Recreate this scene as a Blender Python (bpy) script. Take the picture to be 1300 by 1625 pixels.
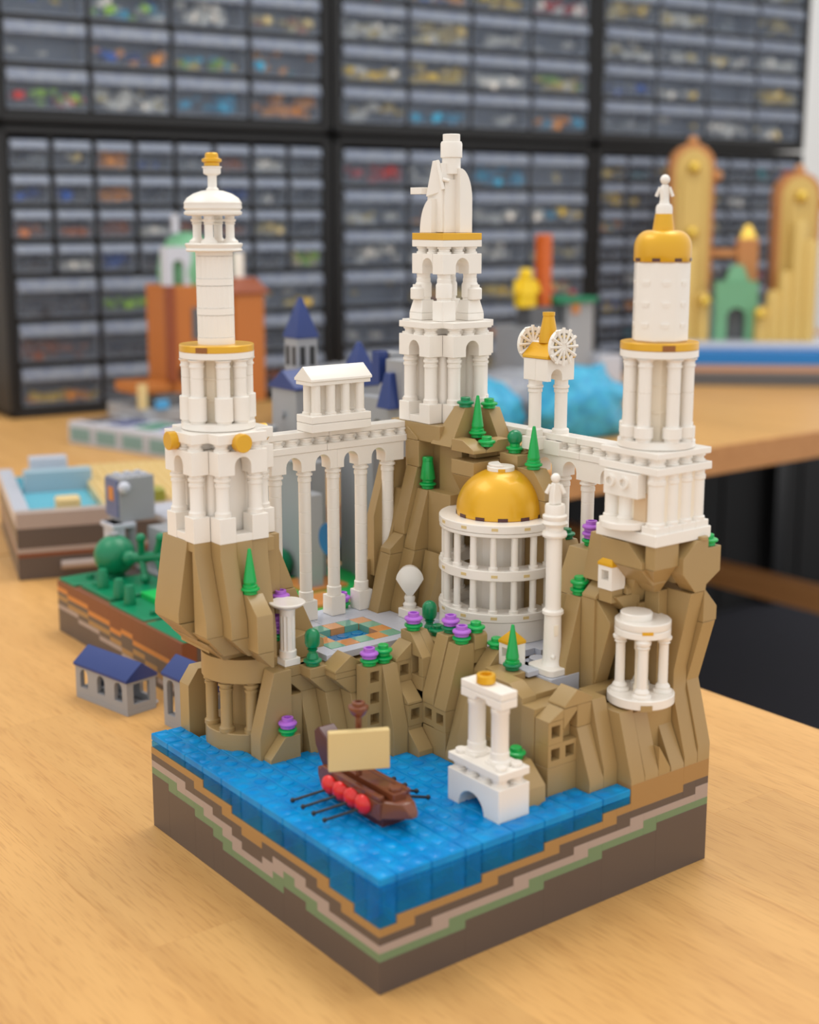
import bpy, bmesh, math, random
from mathutils import Vector, Matrix
random.seed(7)
for o in list(bpy.data.objects): bpy.data.objects.remove(o)
S = 0.008                                   # one stud pitch in metres; every length below is in studs
SC = bpy.context.scene
COL = SC.collection

# ------------------------------------------------------------------ camera
CAM = Vector((-32.7627, -45.0372, 34.3342)); YAW, PITCH = 0.9183, 0.1888
F_PX, CU, CV = 2157.42, 648.81, 758.48      # for a 1300 x 1625 frame
cd = bpy.data.cameras.new('camera'); cam = bpy.data.objects.new('camera', cd); COL.objects.link(cam)
fw = Vector((math.cos(PITCH)*math.cos(YAW), math.cos(PITCH)*math.sin(YAW), -math.sin(PITCH)))
cam.location = CAM*S
cam.rotation_euler = fw.to_track_quat('-Z', 'Y').to_euler()
cd.sensor_fit = 'VERTICAL'; cd.sensor_height = 36.0; cd.sensor_width = 28.8
cd.lens = F_PX/1625*36.0
cd.shift_x = (650-CU)/1625; cd.shift_y = (CV-812.5)/1625
cd.clip_start = 0.02; cd.clip_end = 50
cd.dof.use_dof = True; cd.dof.focus_distance = 79*S; cd.dof.aperture_fstop = 7.2
SC.camera = cam

# ------------------------------------------------------------------ light
w = bpy.data.worlds.new('world'); SC.world = w; w.use_nodes = True
w.node_tree.nodes['Background'].inputs[0].default_value = (1.0, 0.99, 0.975, 1)
w.node_tree.nodes['Background'].inputs[1].default_value = 0.98
def area(name, loc, target, sx, sy, power, col):
    l = bpy.data.lights.new(name, 'AREA'); l.shape = 'RECTANGLE'; l.size = sx; l.size_y = sy; l.energy = power; l.color = col
    o = bpy.data.objects.new(name, l); COL.objects.link(o); o.location = loc
    o.rotation_euler = (Vector(target)-Vector(loc)).to_track_quat('-Z', 'Y').to_euler()
    return o
area('ceiling_light', (0.75, 0.35, 1.75), (0.25, 0.2, 0.1), 1.1, 0.7, 11, (1, 0.95, 0.88))
area('ceiling_light', (-0.6, 0.9, 1.8), (0.0, 0.6, 0.0), 1.1, 0.7, 7, (1, 0.95, 0.88))
area('ceiling_light', (1.5, 0.7, 2.0), (1.2, 1.2, 0.0), 1.2, 0.7, 3, (0.95, 0.97, 1.0))
SC.view_settings.view_transform = 'Standard'; SC.view_settings.look = 'None'
SC.view_settings.gamma = 1.0; SC.view_settings.use_curve_mapping = False
SC.view_settings.exposure = 0.1

# ------------------------------------------------------------------ materials
def lin(c): c = c/255; return c/12.92 if c <= .04045 else ((c+.055)/1.055)**2.4
def rgb(*c): return (lin(c[0]), lin(c[1]), lin(c[2]), 1)
def mat(name, c, rough=.32, metal=0., bump=0., coat=0., vary=0.):
    m = bpy.data.materials.new(name); m.use_nodes = True; nt = m.node_tree; b = nt.nodes['Principled BSDF']
    b.inputs['Roughness'].default_value = rough; b.inputs['Metallic'].default_value = metal
    b.inputs['Coat Weight'].default_value = coat
    n = nt.nodes.new('ShaderNodeTexNoise'); n.inputs['Scale'].default_value = 60; n.inputs['Detail'].default_value = 3
    tc = nt.nodes.new('ShaderNodeTexCoord'); nt.links.new(tc.outputs['Object'], n.inputs['Vector'])
    mx = nt.nodes.new('ShaderNodeMix'); mx.data_type = 'RGBA'; mx.blend_type = 'MIX'
    k = 1-.05-vary
    mx.inputs[6].default_value = (c[0]*k, c[1]*k, c[2]*k, 1); mx.inputs[7].default_value = c
    nt.links.new(n.outputs['Fac'], mx.inputs[0]); nt.links.new(mx.outputs[2], b.inputs['Base Color'])
    if bump:
        n2 = nt.nodes.new('ShaderNodeTexNoise'); n2.inputs['Scale'].default_value = 900
        bp = nt.nodes.new('ShaderNodeBump'); bp.inputs['Strength'].default_value = bump; bp.inputs['Distance'].default_value = .0004
        nt.links.new(tc.outputs['Object'], n2.inputs['Vector']); nt.links.new(n2.outputs['Fac'], bp.inputs['Height']); nt.links.new(bp.outputs['Normal'], b.inputs['Normal'])
    return m
def see_through(name, c, tint, fac, rough=.1):
    m = bpy.data.materials.new(name); m.use_nodes = True; nt = m.node_tree; b = nt.nodes['Principled BSDF']
    b.inputs['Base Color'].default_value = c; b.inputs['Roughness'].default_value = rough; b.inputs['Specular IOR Level'].default_value = .28
    n = nt.nodes.new('ShaderNodeTexNoise'); n.inputs['Scale'].default_value = 90; n.inputs['Detail'].default_value = 4
    tc = nt.nodes.new('ShaderNodeTexCoord'); nt.links.new(tc.outputs['Object'], n.inputs['Vector'])
    mx = nt.nodes.new('ShaderNodeMix'); mx.data_type = 'RGBA'
    mx.inputs[6].default_value = (c[0]*.4, c[1]*.45, c[2]*.7, 1); mx.inputs[7].default_value = (min(1, c[0]*1.8+.01), min(1, c[1]*1.6), min(1, c[2]*1.25), 1)  # light and dark blotches, painted in for the water's caustics
    nt.links.new(n.outputs['Fac'], mx.inputs[0]); nt.links.new(mx.outputs[2], b.inputs['Base Color'])
    t = nt.nodes.new('ShaderNodeBsdfTransparent'); t.inputs[0].default_value = tint
    ms = nt.nodes.new('ShaderNodeMixShader'); ms.inputs[0].default_value = fac
    nt.links.new(b.outputs[0], ms.inputs[1]); nt.links.new(t.outputs[0], ms.inputs[2])
    nt.links.new(ms.outputs[0], nt.nodes['Material Output'].inputs['Surface'])
    return m
def wood(name, a, b_, grain=(60, 4, 60), rough=.42):
    m = bpy.data.materials.new(name); m.use_nodes = True; nt = m.node_tree; b = nt.nodes['Principled BSDF']
    b.inputs['Roughness'].default_value = rough; b.inputs['Specular IOR Level'].default_value = .35
    tc = nt.nodes.new('ShaderNodeTexCoord'); mp = nt.nodes.new('ShaderNodeMapping'); mp.inputs['Scale'].default_value = grain
    oi = nt.nodes.new('ShaderNodeObjectInfo'); ad = nt.nodes.new('ShaderNodeVectorMath'); ad.operation = 'ADD'
    sc = nt.nodes.new('ShaderNodeVectorMath'); sc.operation = 'SCALE'; sc.inputs['Scale'].default_value = 37
    cb = nt.nodes.new('ShaderNodeCombineXYZ')
    for i in range(3): nt.links.new(oi.outputs['Random'], cb.inputs[i])
    nt.links.new(cb.outputs[0], sc.inputs[0]); nt.links.new(tc.outputs['Object'], mp.inputs['Vector'])
    nt.links.new(mp.outputs[0], ad.inputs[0]); nt.links.new(sc.outputs[0], ad.inputs[1])
    n1 = nt.nodes.new('ShaderNodeTexNoise'); n1.inputs['Scale'].default_value = 1.1; n1.inputs['Detail'].default_value = 5; n1.inputs['Distortion'].default_value = .5
    n2 = nt.nodes.new('ShaderNodeTexNoise'); n2.inputs['Scale'].default_value = 20; n2.inputs['Detail'].default_value = 1
    mq = nt.nodes.new('ShaderNodeMapping'); mq.inputs['Scale'].default_value = (1, .8, 1); nt.links.new(ad.outputs[0], mq.inputs['Vector'])
    nt.links.new(ad.outputs[0], n1.inputs['Vector']); nt.links.new(mq.outputs[0], n2.inputs['Vector'])
    r1 = nt.nodes.new('ShaderNodeValToRGB'); r1.color_ramp.elements[0].color = a; r1.color_ramp.elements[1].color = b_
    r1.color_ramp.elements[0].position = .2; r1.color_ramp.elements[1].position = .8
    nt.links.new(n1.outputs['Fac'], r1.inputs['Fac'])
    r2 = nt.nodes.new('ShaderNodeValToRGB'); r2.color_ramp.elements[0].color = (.78, .72, .66, 1); r2.color_ramp.elements[1].color = (1, 1, 1, 1)
    r2.color_ramp.elements[0].position = .3; r2.color_ramp.elements[1].position = .46
    nt.links.new(n2.outputs['Fac'], r2.inputs['Fac'])
    mx = nt.nodes.new('ShaderNodeMix'); mx.data_type = 'RGBA'; mx.blend_type = 'MULTIPLY'; mx.inputs[0].default_value = .7
    nt.links.new(r1.outputs[0], mx.inputs[6]); nt.links.new(r2.outputs[0], mx.inputs[7])
    hs = nt.nodes.new('ShaderNodeHueSaturation')
    mr = nt.nodes.new('ShaderNodeMapRange'); mr.inputs['To Min'].default_value = .93; mr.inputs['To Max'].default_value = 1.05
    nt.links.new(oi.outputs['Random'], mr.inputs['Value']); nt.links.new(mr.outputs[0], hs.inputs['Value'])
    nt.links.new(mx.outputs[2], hs.inputs['Color']); nt.links.new(hs.outputs[0], b.inputs['Base Color'])
    return m
WHITE = mat('white plastic', rgb(244, 238, 229), .3, coat=.15)
WARM_WHITE = mat('warm-lit white plastic', rgb(245, 233, 212), .35)  # white of the inner parts, warm bounced light put into the colour
GOLD = mat('pearl gold plastic', rgb(230, 174, 26), .36, metal=.25, coat=.25, vary=.06)
ROCK = mat('dark tan plastic', rgb(172, 144, 96), .34, vary=.02)
TAN = mat('tan plastic', rgb(222, 196, 138), .35)
BROWN_GREY = mat('brown grey plastic', rgb(93, 82, 77), .36)
TAUPE = mat('taupe plastic', rgb(172, 156, 148), .36)
SAND_GREEN = mat('sand green plastic', rgb(112, 140, 106), .36)
OCHRE = mat('ochre plastic', rgb(168, 130, 80), .36)
LIGHT_GREY = mat('light grey plastic', rgb(196, 200, 212), .25)
MID_GREY = mat('mid grey plastic', rgb(158, 160, 164), .35)
DARK_GREY = mat('dark grey plastic', rgb(92, 94, 98), .35)
GREEN = mat('bright green plastic', rgb(0, 172, 80), .28, coat=.15)
DARK_GREEN = mat('dark green plastic', rgb(0, 132, 82), .28, coat=.15)
PURPLE = mat('lavender plastic', rgb(182, 108, 214), .3)
RED = mat('red plastic', rgb(226, 28, 24), .2, coat=.3)
BLACK = mat('black plastic', rgb(28, 28, 30), .4)
REDDISH = mat('reddish brown plastic', rgb(116, 62, 38), .25, coat=.3)
DARK_BROWN = mat('dark brown plastic', rgb(82, 42, 40), .3)
NAVY = mat('dark blue plastic', rgb(36, 58, 122), .3)
POOL_ORANGE = mat('medium nougat tile', rgb(222, 154, 92), .12, coat=.5)
POOL_GREEN = mat('pale sea green tile', rgb(124, 182, 156), .12, coat=.5)
WATER = see_through('clear blue plastic', rgb(0, 158, 238), (.2, .8, 1, 1), .3, .12)
WATER_EDGE = see_through('clear blue plastic wall', rgb(0, 150, 226), (.4, .86, 1, 1), .64, .12)
BOUNCE = mat('pale blue bounce', rgb(120, 205, 240), .4, vary=.2)
POOLBLUE = mat('blue tile', rgb(20, 138, 206), .1, coat=.6, vary=.25)
WOOD = wood('beech', rgb(200, 150, 88), rgb(220, 172, 106))
WOOD_EDGE = wood('beech edge', rgb(196, 134, 78), rgb(212, 150, 92))

# ------------------------------------------------------------------ mesh building
class MB:
    def __init__(s): s.v = []; s.f = []
    def add(s, vs, fs):
        n = len(s.v); s.v += [tuple(p) for p in vs]; s.f += [tuple(i+n for i in f) for f in fs]; return s
    def box(s, x0, x1, y0, y1, z0, z1):
        return s.add([(x0,y0,z0),(x1,y0,z0),(x1,y1,z0),(x0,y1,z0),(x0,y0,z1),(x1,y0,z1),(x1,y1,z1),(x0,y1,z1)],
                     [(0,3,2,1),(4,5,6,7),(0,1,5,4),(1,2,6,5),(2,3,7,6),(3,0,4,7)])
    def taper(s, x0, x1, y0, y1, z0, z1, k):
        cx, cy = (x0+x1)/2, (y0+y1)/2; q = lambda x, c: c+(x-c)*k
        return s.add([(x0,y0,z0),(x1,y0,z0),(x1,y1,z0),(x0,y1,z0),(q(x0,cx),q(y0,cy),z1),(q(x1,cx),q(y0,cy),z1),(q(x1,cx),q(y1,cy),z1),(q(x0,cx),q(y1,cy),z1)],
                     [(0,3,2,1),(4,5,6,7),(0,1,5,4),(1,2,6,5),(2,3,7,6),(3,0,4,7)])
    def prism(s, ax, poly, a, b):
        n = len(poly)
        P = {'x': lambda p, t: (t, p[0], p[1]), 'y': lambda p, t: (p[0], t, p[1]), 'z': lambda p, t: (p[0], p[1], t)}[ax]
        vs = [P(p, a) for p in poly]+[P(p, b) for p in poly]
        return s.add(vs, [tuple(range(n)), tuple(range(2*n-1, n-1, -1))]+[(i, (i+1) % n, n+(i+1) % n, n+i) for i in range(n)])
    def lathe(s, prof, cx=0, cy=0, cz=0, seg=24, a0=0., a1=2*math.pi, M=None):
        full = abs(a1-a0-2*math.pi) < 1e-6; n = seg if full else seg+1
        rings = []; vs = []; fs = []; loop = len(prof) > 3 and tuple(prof[0]) == tuple(prof[-1])
        if loop: prof = prof[:-1]
        for r, z in prof:
            if r < 1e-6: rings.append([len(vs)]); vs.append((0, 0, z))
            else:
                rings.append(list(range(len(vs), len(vs)+n)))
                for i in range(n):
                    t = a0+(a1-a0)*i/seg; vs.append((r*math.cos(t), r*math.sin(t), z))
        for A, B in list(zip(rings, rings[1:]))+([(rings[-1], rings[0])] if loop else []):
            for i in range(n if full else n-1):
                j = (i+1) % n
                if len(A) == 1 and len(B) == 1: continue
                if len(A) == 1: fs.append((A[0], B[j], B[i]))
                elif len(B) == 1: fs.append((A[i], A[j], B[0]))
                else: fs.append((A[i], A[j], B[j], B[i]))
        if full and not loop:
            if len(rings[0]) > 1: fs.append(tuple(reversed(rings[0])))
            if len(rings[-1]) > 1: fs.append(tuple(rings[-1]))
        if M: vs = [tuple(M @ Vector(p)) for p in vs]
        return s.add([(p[0]+cx, p[1]+cy, p[2]+cz) for p in vs], fs)
    def cyl(s, r, z0, z1, cx=0, cy=0, seg=20, e=.03):
        return s.lathe([(r-e, z0), (r, z0+e), (r, z1-e), (r-e, z1)], cx, cy, 0, seg)
    def rod(s, a, b, r, seg=8):
        a, b = Vector(a), Vector(b); d = b-a
        M = Matrix.Translation(a) @ d.to_track_quat('Z', 'Y').to_matrix().to_4x4()
        return s.lathe([(r, 0), (r, d.length)], seg=seg, M=M)
    def ball(s, c, r, sz=1., seg=16, n=8):
        pr = [(r*math.sin(math.pi*i/n), -r*sz*math.cos(math.pi*i/n)) for i in range(n+1)]
        pr[0] = (0, pr[0][1]); pr[-1] = (0, pr[-1][1])
        return s.lathe(pr, *c, seg=seg)
    def hull(s, pts):
        bm = bmesh.new()
        for p in pts: bm.verts.new(p)
        bmesh.ops.convex_hull(bm, input=bm.verts)
        bm.verts.ensure_lookup_table(); bm.verts.index_update()
        vs = [tuple(v.co) for v in bm.verts]; fs = [tuple(v.index for v in f.verts) for f in bm.faces]; bm.free()
        return s.add(vs, fs)
    def turn(s, rz, c=(0, 0)):
        k, q = math.cos(rz), math.sin(rz)
        s.v = [(c[0]+(x-c[0])*k-(y-c[1])*q, c[1]+(x-c[0])*q+(y-c[1])*k, z) for x, y, z in s.v]; return s
    def mesh(s, name, bev=.022, org=(0, 0, 0), ang=32):
        bm = bmesh.new(); vv = [bm.verts.new((p[0]-org[0], p[1]-org[1], p[2]-org[2])) for p in s.v]
        for f in s.f:
            try: bm.faces.new([vv[i] for i in f])
            except ValueError: pass
        bmesh.ops.recalc_face_normals(bm, faces=bm.faces)
        bmesh.ops.dissolve_limit(bm, angle_limit=.01, verts=bm.verts, edges=bm.edges) if len(bm.faces) < 60 else None
        if bev:
            ed = [e for e in bm.edges if len(e.link_faces) == 2 and e.calc_face_angle(0) > .5 and e.calc_length() > bev*2.2]
            if ed and len(ed) < 400: bmesh.ops.bevel(bm, geom=ed, offset=bev, segments=1, affect='EDGES', clamp_overlap=True)
        me = bpy.data.meshes.new(name); bmesh.ops.scale(bm, vec=(S, S, S), verts=bm.verts); bm.to_mesh(me); bm.free()
        me.polygons.foreach_set('use_smooth', [True]*len(me.polygons)); me.set_sharp_from_angle(angle=math.radians(ang))
        return me
ORG = {}
def props(o, label=None, cat=None, group=None, kind=None):
    if label: o['label'] = label
    if cat: o['category'] = cat
    if group: o['group'] = group
    if kind: o['kind'] = kind
    return o
def thing(name, loc, label, cat, group=None, rz=0., kind=None):
    o = bpy.data.objects.new(name, None); COL.objects.link(o); o.empty_display_size = .005
    o.location = Vector(loc)*S; o.rotation_euler = (0, 0, rz); ORG[o] = Vector(loc)
    return props(o, label, cat, group, kind)
def part(par, name, m, material, at=None, rz=0., bev=.022, label=None, kind=None, ang=32):
    """m: an MB in absolute studs (or local when par is turned), or a shared mesh placed at `at`."""
    org = ORG.get(par, Vector((0, 0, 0))) if par else Vector((0, 0, 0))
    loc = Vector((0, 0, 0))
    if isinstance(m, MB): me = m.mesh(name, bev, org if at is None else (0, 0, 0), ang)
    else: me = m
    if at is not None: loc = (Vector(at)-org)
    if material and not me.materials: me.materials.append(material)
    o = bpy.data.objects.new(name, me); COL.objects.link(o)
    if par: o.parent = par
    o.location = loc*S; o.rotation_euler = (0, 0, rz); ORG[o] = org+loc
    return props(o, label, None, None, kind)
def single(name, m, material, label, cat, at=None, group=None, kind=None, rz=0., bev=.022):
    return props(part(None, name, m, material, at, rz, bev), label, cat, group, kind)
def arch_poly(a0, a1, z0, z1, holes, n=8):
    """outline (along, z) of a block with round-topped openings [(centre, half width, spring z)] cut from below"""
    p = [(a0, z0)]
    for c, r, zs in holes:
        p.append((c-r, z0))
        for i in range(n+1):
            t = math.pi*(1-i/n); p.append((c+r*math.cos(t), zs+r*math.sin(t)))
        p.append((c+r, z0))
    q = [p[0]]
    for t in p[1:]:
        if abs(t[0]-q[-1][0])+abs(t[1]-q[-1][1]) > 1e-5: q.append(t)
    return q+[(a1, z0), (a1, z1), (a0, z1)]
def column_mesh(name, h, r=.37, cap=.45, base=True, seams=(), bev=0):
    pr = []
    if base: pr += [(cap, 0), (cap, .22), (r+.04, .26), (r, .34)]
    else: pr += [(r, 0)]
    for q in seams: pr += [(r, q-.02), (r-.025, q), (r, q+.02)]
    pr += [(r, h-.62), (r+.05, h-.6), (r+.05, h-.46), (r, h-.44), (r, h-.34), (cap, h-.3), (cap, h-.16), (r+.02, h-.13), (r+.02, h)]
    return MB().lathe(pr, seg=20).mesh(name, 0)
BALUSTER = MB().lathe([(.42, 0), (.42, .1), (.34, .14), (.34, .27), (.42, .3), (.42, .4)], seg=18).mesh('baluster', 0)
PEDESTAL = MB().box(-.48, .48, -.48, .48, 0, 1.2).mesh('pedestal')
# ------------------------------------------------------------------ the setting
def structure(name, m, material, bev=0): return props(part(None, name, m, material, bev=bev), kind='structure')
FLOORM = mat('dark carpet', rgb(64, 64, 74), .9, bump=.4, vary=.2)
WALLM = mat('painted wall', rgb(238, 239, 238), .8)
structure('floor', MB().box(-400, 520, -300, 420, -94, -90), FLOORM)
structure('wall_back', MB().box(-400, 520, 236, 242, -90, 210), WALLM)
# tables: beech staves laid along Y
def table(x0, x1, y0, y1, label, pitch, edge_side):
    t = thing('workbench', ((x0+x1)/2, (y0+y1)/2, -90), label, 'table')
    rnd = random.Random(int(x1)); x = x0; i = 0
    while x < x1-.1:
        xe = min(x1, x+pitch)
        y = y0
        while y < y1-.1:
            ln = rnd.uniform(45, 95); ye = y+ln
            if ye > y1-20: ye = y1
            part(t, 'stave', MB().box(x, xe, y, ye, -4.2, 0), WOOD, bev=.012)
            y = ye
        x = xe; i += 1
    for lx in (x0+4, x1-8):
        for ly in (y0+4, y1-8): part(t, 'leg', MB().box(lx, lx+5, ly, ly+5, -90, -4.2), BLACK)
    return t
t1 = table(-46, 43, -44, 89.3, 'beech workbench in front carrying the white towered island', 5.6, 1)
t2 = table(-40, 330, 89.6, 232, 'beech workbench behind carrying the drawer cabinets', 9.25, 1)
part(t2, 'edge_band', MB().box(43.2, 330, 89.2, 89.6, -4.3, -.02), WOOD_EDGE, bev=.02)
part(t2, 'stretcher', MB().box(199, 203, 92, 226, -46, -41), WOOD_EDGE)
DARK_FILL = mat('black filler unit', rgb(14, 12, 13), .7)
su = thing('dark_filler', (180, 228, -90), 'long black filler unit added to darken the wall under the rear bench', 'cabinet')
part(su, 'body', MB().box(-20, 420, 229, 235.5, -90, -5), DARK_FILL, bev=.2)  # body and doors added only to darken the wall below the bench
for k in range(11): part(su, 'door', MB().box(-19+k*40, 19+k*40, 228.4, 229, -88, -7), DARK_FILL, bev=.2)
# ------------------------------------------------------------------ drawer cabinets
CAB = mat('black cabinet plastic', rgb(12, 12, 14), .5)
LIP = see_through('smoky clear lip', rgb(140, 154, 174), (.88, .93, 1, 1), .3, .35)
PANE = see_through('smoky clear pane', rgb(122, 134, 150), (.95, .98, 1, 1), .8, .2)
TRAY = mat('smoky tray', rgb(150, 156, 170), .4)
pal = {'white': rgb(236, 230, 222), 'tan': rgb(222, 200, 140), 'red': rgb(200, 50, 44), 'blue': rgb(40, 90, 180), 'azure': rgb(60, 168, 210), 'green': rgb(30, 130, 90), 'lime': rgb(150, 200, 50), 'orange': rgb(236, 150, 40), 'brown': rgb(150, 88, 60), 'yellow': rgb(234, 196, 70), 'grey': rgb(140, 144, 150), 'dark': rgb(70, 72, 80), 'teal': rgb(40, 140, 150), 'pink': rgb(226, 110, 150), 'nougat': rgb(190, 120, 80)}
PN = list(pal); PM = [mat('loose '+k, v, .35) for k, v in pal.items()]
SHX, SHY, SHA = 54.4, 182.9, math.atan2(-6.5, 63.97)
ex, ey = Vector((math.cos(SHA), math.sin(SHA), 0)), Vector((-math.sin(SHA), math.cos(SHA), 0))
WID, HGT, DEP = 63.6, 49.6, 20
def drawer_set(wd, hd):
    """shared meshes of a drawer wd x hd seen from the front, origin at its lower left corner, front at y = 0"""
    lip = MB().prism('x', [(-.9, hd*.66), (-.9, hd*.7), (-.15, hd*.97), (.5, hd*.97), (.5, hd*.66)], .12, wd-.12).mesh('pull', .08)
    pane = MB().box(.12, wd-.12, 0, .18, .25, hd*.66).mesh('front', .0)
    tray = MB().box(.12, wd-.12, .2, 15, .12, .4).box(.12, .3, .2, 15, .3, hd*.8).box(wd-.3, wd-.12, .2, 15, .3, hd*.8).box(.12, wd-.12, 5.5, 5.7, .3, hd*.8).mesh('tray', 0)
    for m, q in ((lip, LIP), (pane, PANE), (tray, TRAY)): m.materials.append(q)
    return lip, pane, tray
def cabinet(ci, z0, bands, label, themes):
    o = Vector((SHX, SHY, z0))+ex*(ci*64.2)
    c = thing('drawer_cabinet', o, label, 'cabinet', rz=SHA)
    B = MB().box(0, WID, DEP-.6, DEP, 0, HGT).box(0, 1.6, -.4, DEP, 0, HGT).box(WID-1.6, WID, -.4, DEP, 0, HGT).box(0, WID, -.4, DEP, 0, 1.3).box(0, WID, -.4, DEP, HGT-1.3, HGT)
    ORG[c] = Vector((0, 0, 0)); z = HGT-1.6; G = MB(); bits = MB(); bm_ix = []
    rnd = random.Random(ci*10+int(z0)+3)
    for rows, cols, rh in bands:
        wd = (WID-3.4)/cols; sh = drawer_set(wd-.9, rh-.9)
        for k in range(cols+1): G.box(1.7+k*wd-.45, 1.7+k*wd+.45, .3, DEP-1, z-rows*rh, z)
        for r in range(rows):
            z -= rh; G.box(1.6, WID-1.6, .3, DEP-1, z-.45, z+.4)
            if z0+z > 92: continue
            for k in range(cols):
                x = 1.7+k*wd+.45
                d = part(c, 'drawer', sh[2], None, at=(x, 0, z+.45))
                a = part(None, 'pull', sh[0], None); a.parent = d
                a = part(None, 'front', sh[1], None); a.parent = d
                th = themes[rnd.randrange(len(themes))]
                n = rnd.choice([9, 13, 18, 24]) if rnd.random() > .14 else 2; own = [rnd.choice(th) for _ in range(rnd.choice([1, 2, 3, 4]))]
                top = (rh-.9)*rnd.uniform(.35, .7)
                for _ in range(n):
                    s_ = rnd.uniform(.6, 1.7)*min(1, wd/9); px = x+rnd.uniform(s_, wd-.9-s_); py = rnd.uniform(.25, 1.2)+s_*.75; pz = z+.9+rnd.uniform(0, max(.2, top-s_))+s_*.3
                    m0 = MB().box(-s_, s_, -s_*.6, s_*.6, -s_*.4, s_*.4); a1, a2 = rnd.uniform(0, 6), rnd.uniform(-.6, .6)
                    M = Matrix.Rotation(a1, 3, 'Z') @ Matrix.Rotation(a2, 3, 'X')
                    bits.add([tuple(M @ Vector(p)+Vector((px, py, pz))) for p in m0.v], m0.f); bm_ix += [PN.index(rnd.choice(own))]*6
    part(c, 'frame', B, CAB, bev=.25); part(c, 'divider_grid', G, CAB, bev=0)
    me = bits.mesh('loose_pieces', 0)
    for q in PM: me.materials.append(q)
    if len(me.polygons) == len(bm_ix): me.polygons.foreach_set('material_index', bm_ix)
    b = bpy.data.objects.new('loose_pieces', me); COL.objects.link(b); b.location = o*S; b.rotation_euler = (0, 0, SHA)
    props(b, 'heaps of loose coloured toy pieces inside the '+label, 'toy pieces', kind='stuff')
pale = ['white', 'white', 'tan', 'white']; mixd = ['white', 'red', 'lime', 'tan', 'blue', 'yellow', 'orange', 'azure']; tanz = ['tan', 'tan', 'tan', 'nougat']
aq = ['azure', 'teal', 'white', 'orange']; dk = ['dark', 'dark', 'grey']; br = ['brown', 'nougat', 'brown']; wr = ['white', 'red', 'white', 'lime']; yl = ['yellow', 'tan', 'yellow', 'white']
cabinet(0, 50.2, [(6, 4, 7.7)], 'wide-drawer cabinet at upper left of the wall of drawers', [tanz, aq, tanz, pale, pale, wr, mixd])
cabinet(1, 50.2, [(6, 4, 7.7)], 'wide-drawer cabinet at upper centre of the wall of drawers', [mixd, wr, pale, yl, mixd, pale])
cabinet(2, 50.2, [(6, 4, 7.7)], 'wide-drawer cabinet at upper right of the wall of drawers', [pale, dk, yl, pale, ['blue', 'grey']])
cabinet(0, 0, [(4, 8, 5.85), (3, 4, 7.7)], 'lower left cabinet with small drawers above big ones', [dk, dk, mixd, dk, br, pale, ['blue', 'dark']])
cabinet(1, 0, [(6, 4, 7.75)], 'lower centre cabinet of wide drawers behind the statue tower', [mixd, pale, wr, yl, pale, mixd])
cabinet(2, 0, [(8, 8, 5.8)], 'lower right cabinet of many small dark drawers', [dk, dk, yl, dk, mixd, ['teal', 'dark']])

# ------------------------------------------------------------------ the island base: layers of plates
P4 = .4
def runs(steps, n=22):
    """steps: [(position, value)] -> value per unit cell"""
    out = []
    for i in range(n):
        v = None
        for p, q in steps:
            if i >= p: v = q
        out.append(v)
    return out
RF = dict(gb=runs([(0,4),(5,5),(10,6),(14,7),(18,8)]), gt=runs([(0,5),(4,6),(9,7),(13,8),(17,9)]), tt=runs([(0,6),(3,7),(8,8),(12,9),(16,10),(21,11)]),
          dt=runs([(0,7),(2,8),(7,9),(11,10),(15,11),(20,12)]), nt=runs([(0,8),(1,9),(6,10),(10,11),(14,12),(16,14.5)]))
LF = dict(gb=runs([(0,4),(6,5),(8,4),(14,5),(15,6),(17,7),(20,8)]), gt=runs([(0,5),(5,6),(7,7),(8,6),(9,5),(13,6),(14,7),(16,8),(19,9)]),
          tt=runs([(0,6),(4,7),(6,8),(9,7),(10,6),(12,7),(13,8),(15,9),(18,10)]), dt=runs([(0,7),(3,8),(5,9),(10,8),(12,9),(14,10),(17,11)]),
          nt=runs([(0,8),(2,9),(4,10),(13,11),(16,12)]))
base = thing('display_base', (11, 11, 0), 'square brown-grey base with stepped coloured layers under the blue bay', 'display base')
def strata(D, face):
    lay = [('bottom_brick', [0]*22, D['gb'], BROWN_GREY), ('green_plate', D['gb'], D['gt'], SAND_GREEN), ('taupe_plate', D['gt'], D['tt'], TAUPE), ('brown_plate', D['tt'], D['dt'], BROWN_GREY), ('ochre_plate', D['dt'], D['nt'], OCHRE)]
    for nm, lo, hi, m in lay:
        i = 0
        while i < 22:
            j = i
            while j < 22 and lo[j] == lo[i] and hi[j] == hi[i] and j-i < 8: j += 1
            a, b, z0, z1 = i, j, lo[i]*P4, hi[i]*P4
            if face == 'R': part(base, nm, MB().box(a, b, 0, 1.2, z0, z1), m, bev=.008)
            else: part(base, nm, MB().box(0, 1.2, max(a, 0 if a else 1.2), b, z0, z1) if a or True else None, m, bev=.008)
            i = j
strata(RF, 'R'); strata(LF, 'L')
part(base, 'core', MB().box(1.2, 20.8, 1.2, 20.8, 0, 3.0), SAND_GREEN, label='sand green seabed')
part(base, 'rear_wall', MB().box(1.2, 22, 20.8, 22, 0, 4.8), BROWN_GREY); part(base, 'rear_wall', MB().box(20.8, 22, 1.2, 20.8, 0, 4.8), BROWN_GREY)
nubs = MB()
for i in range(1, 17):
    for j in range(1, 22): nubs.lathe([(.32, 3.0), (.32, 3.2), (.28, 3.24)], i+.5, j+.5, seg=10)
part(base, 'seabed_studs', nubs, SAND_GREEN, bev=0, kind='stuff')
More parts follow.
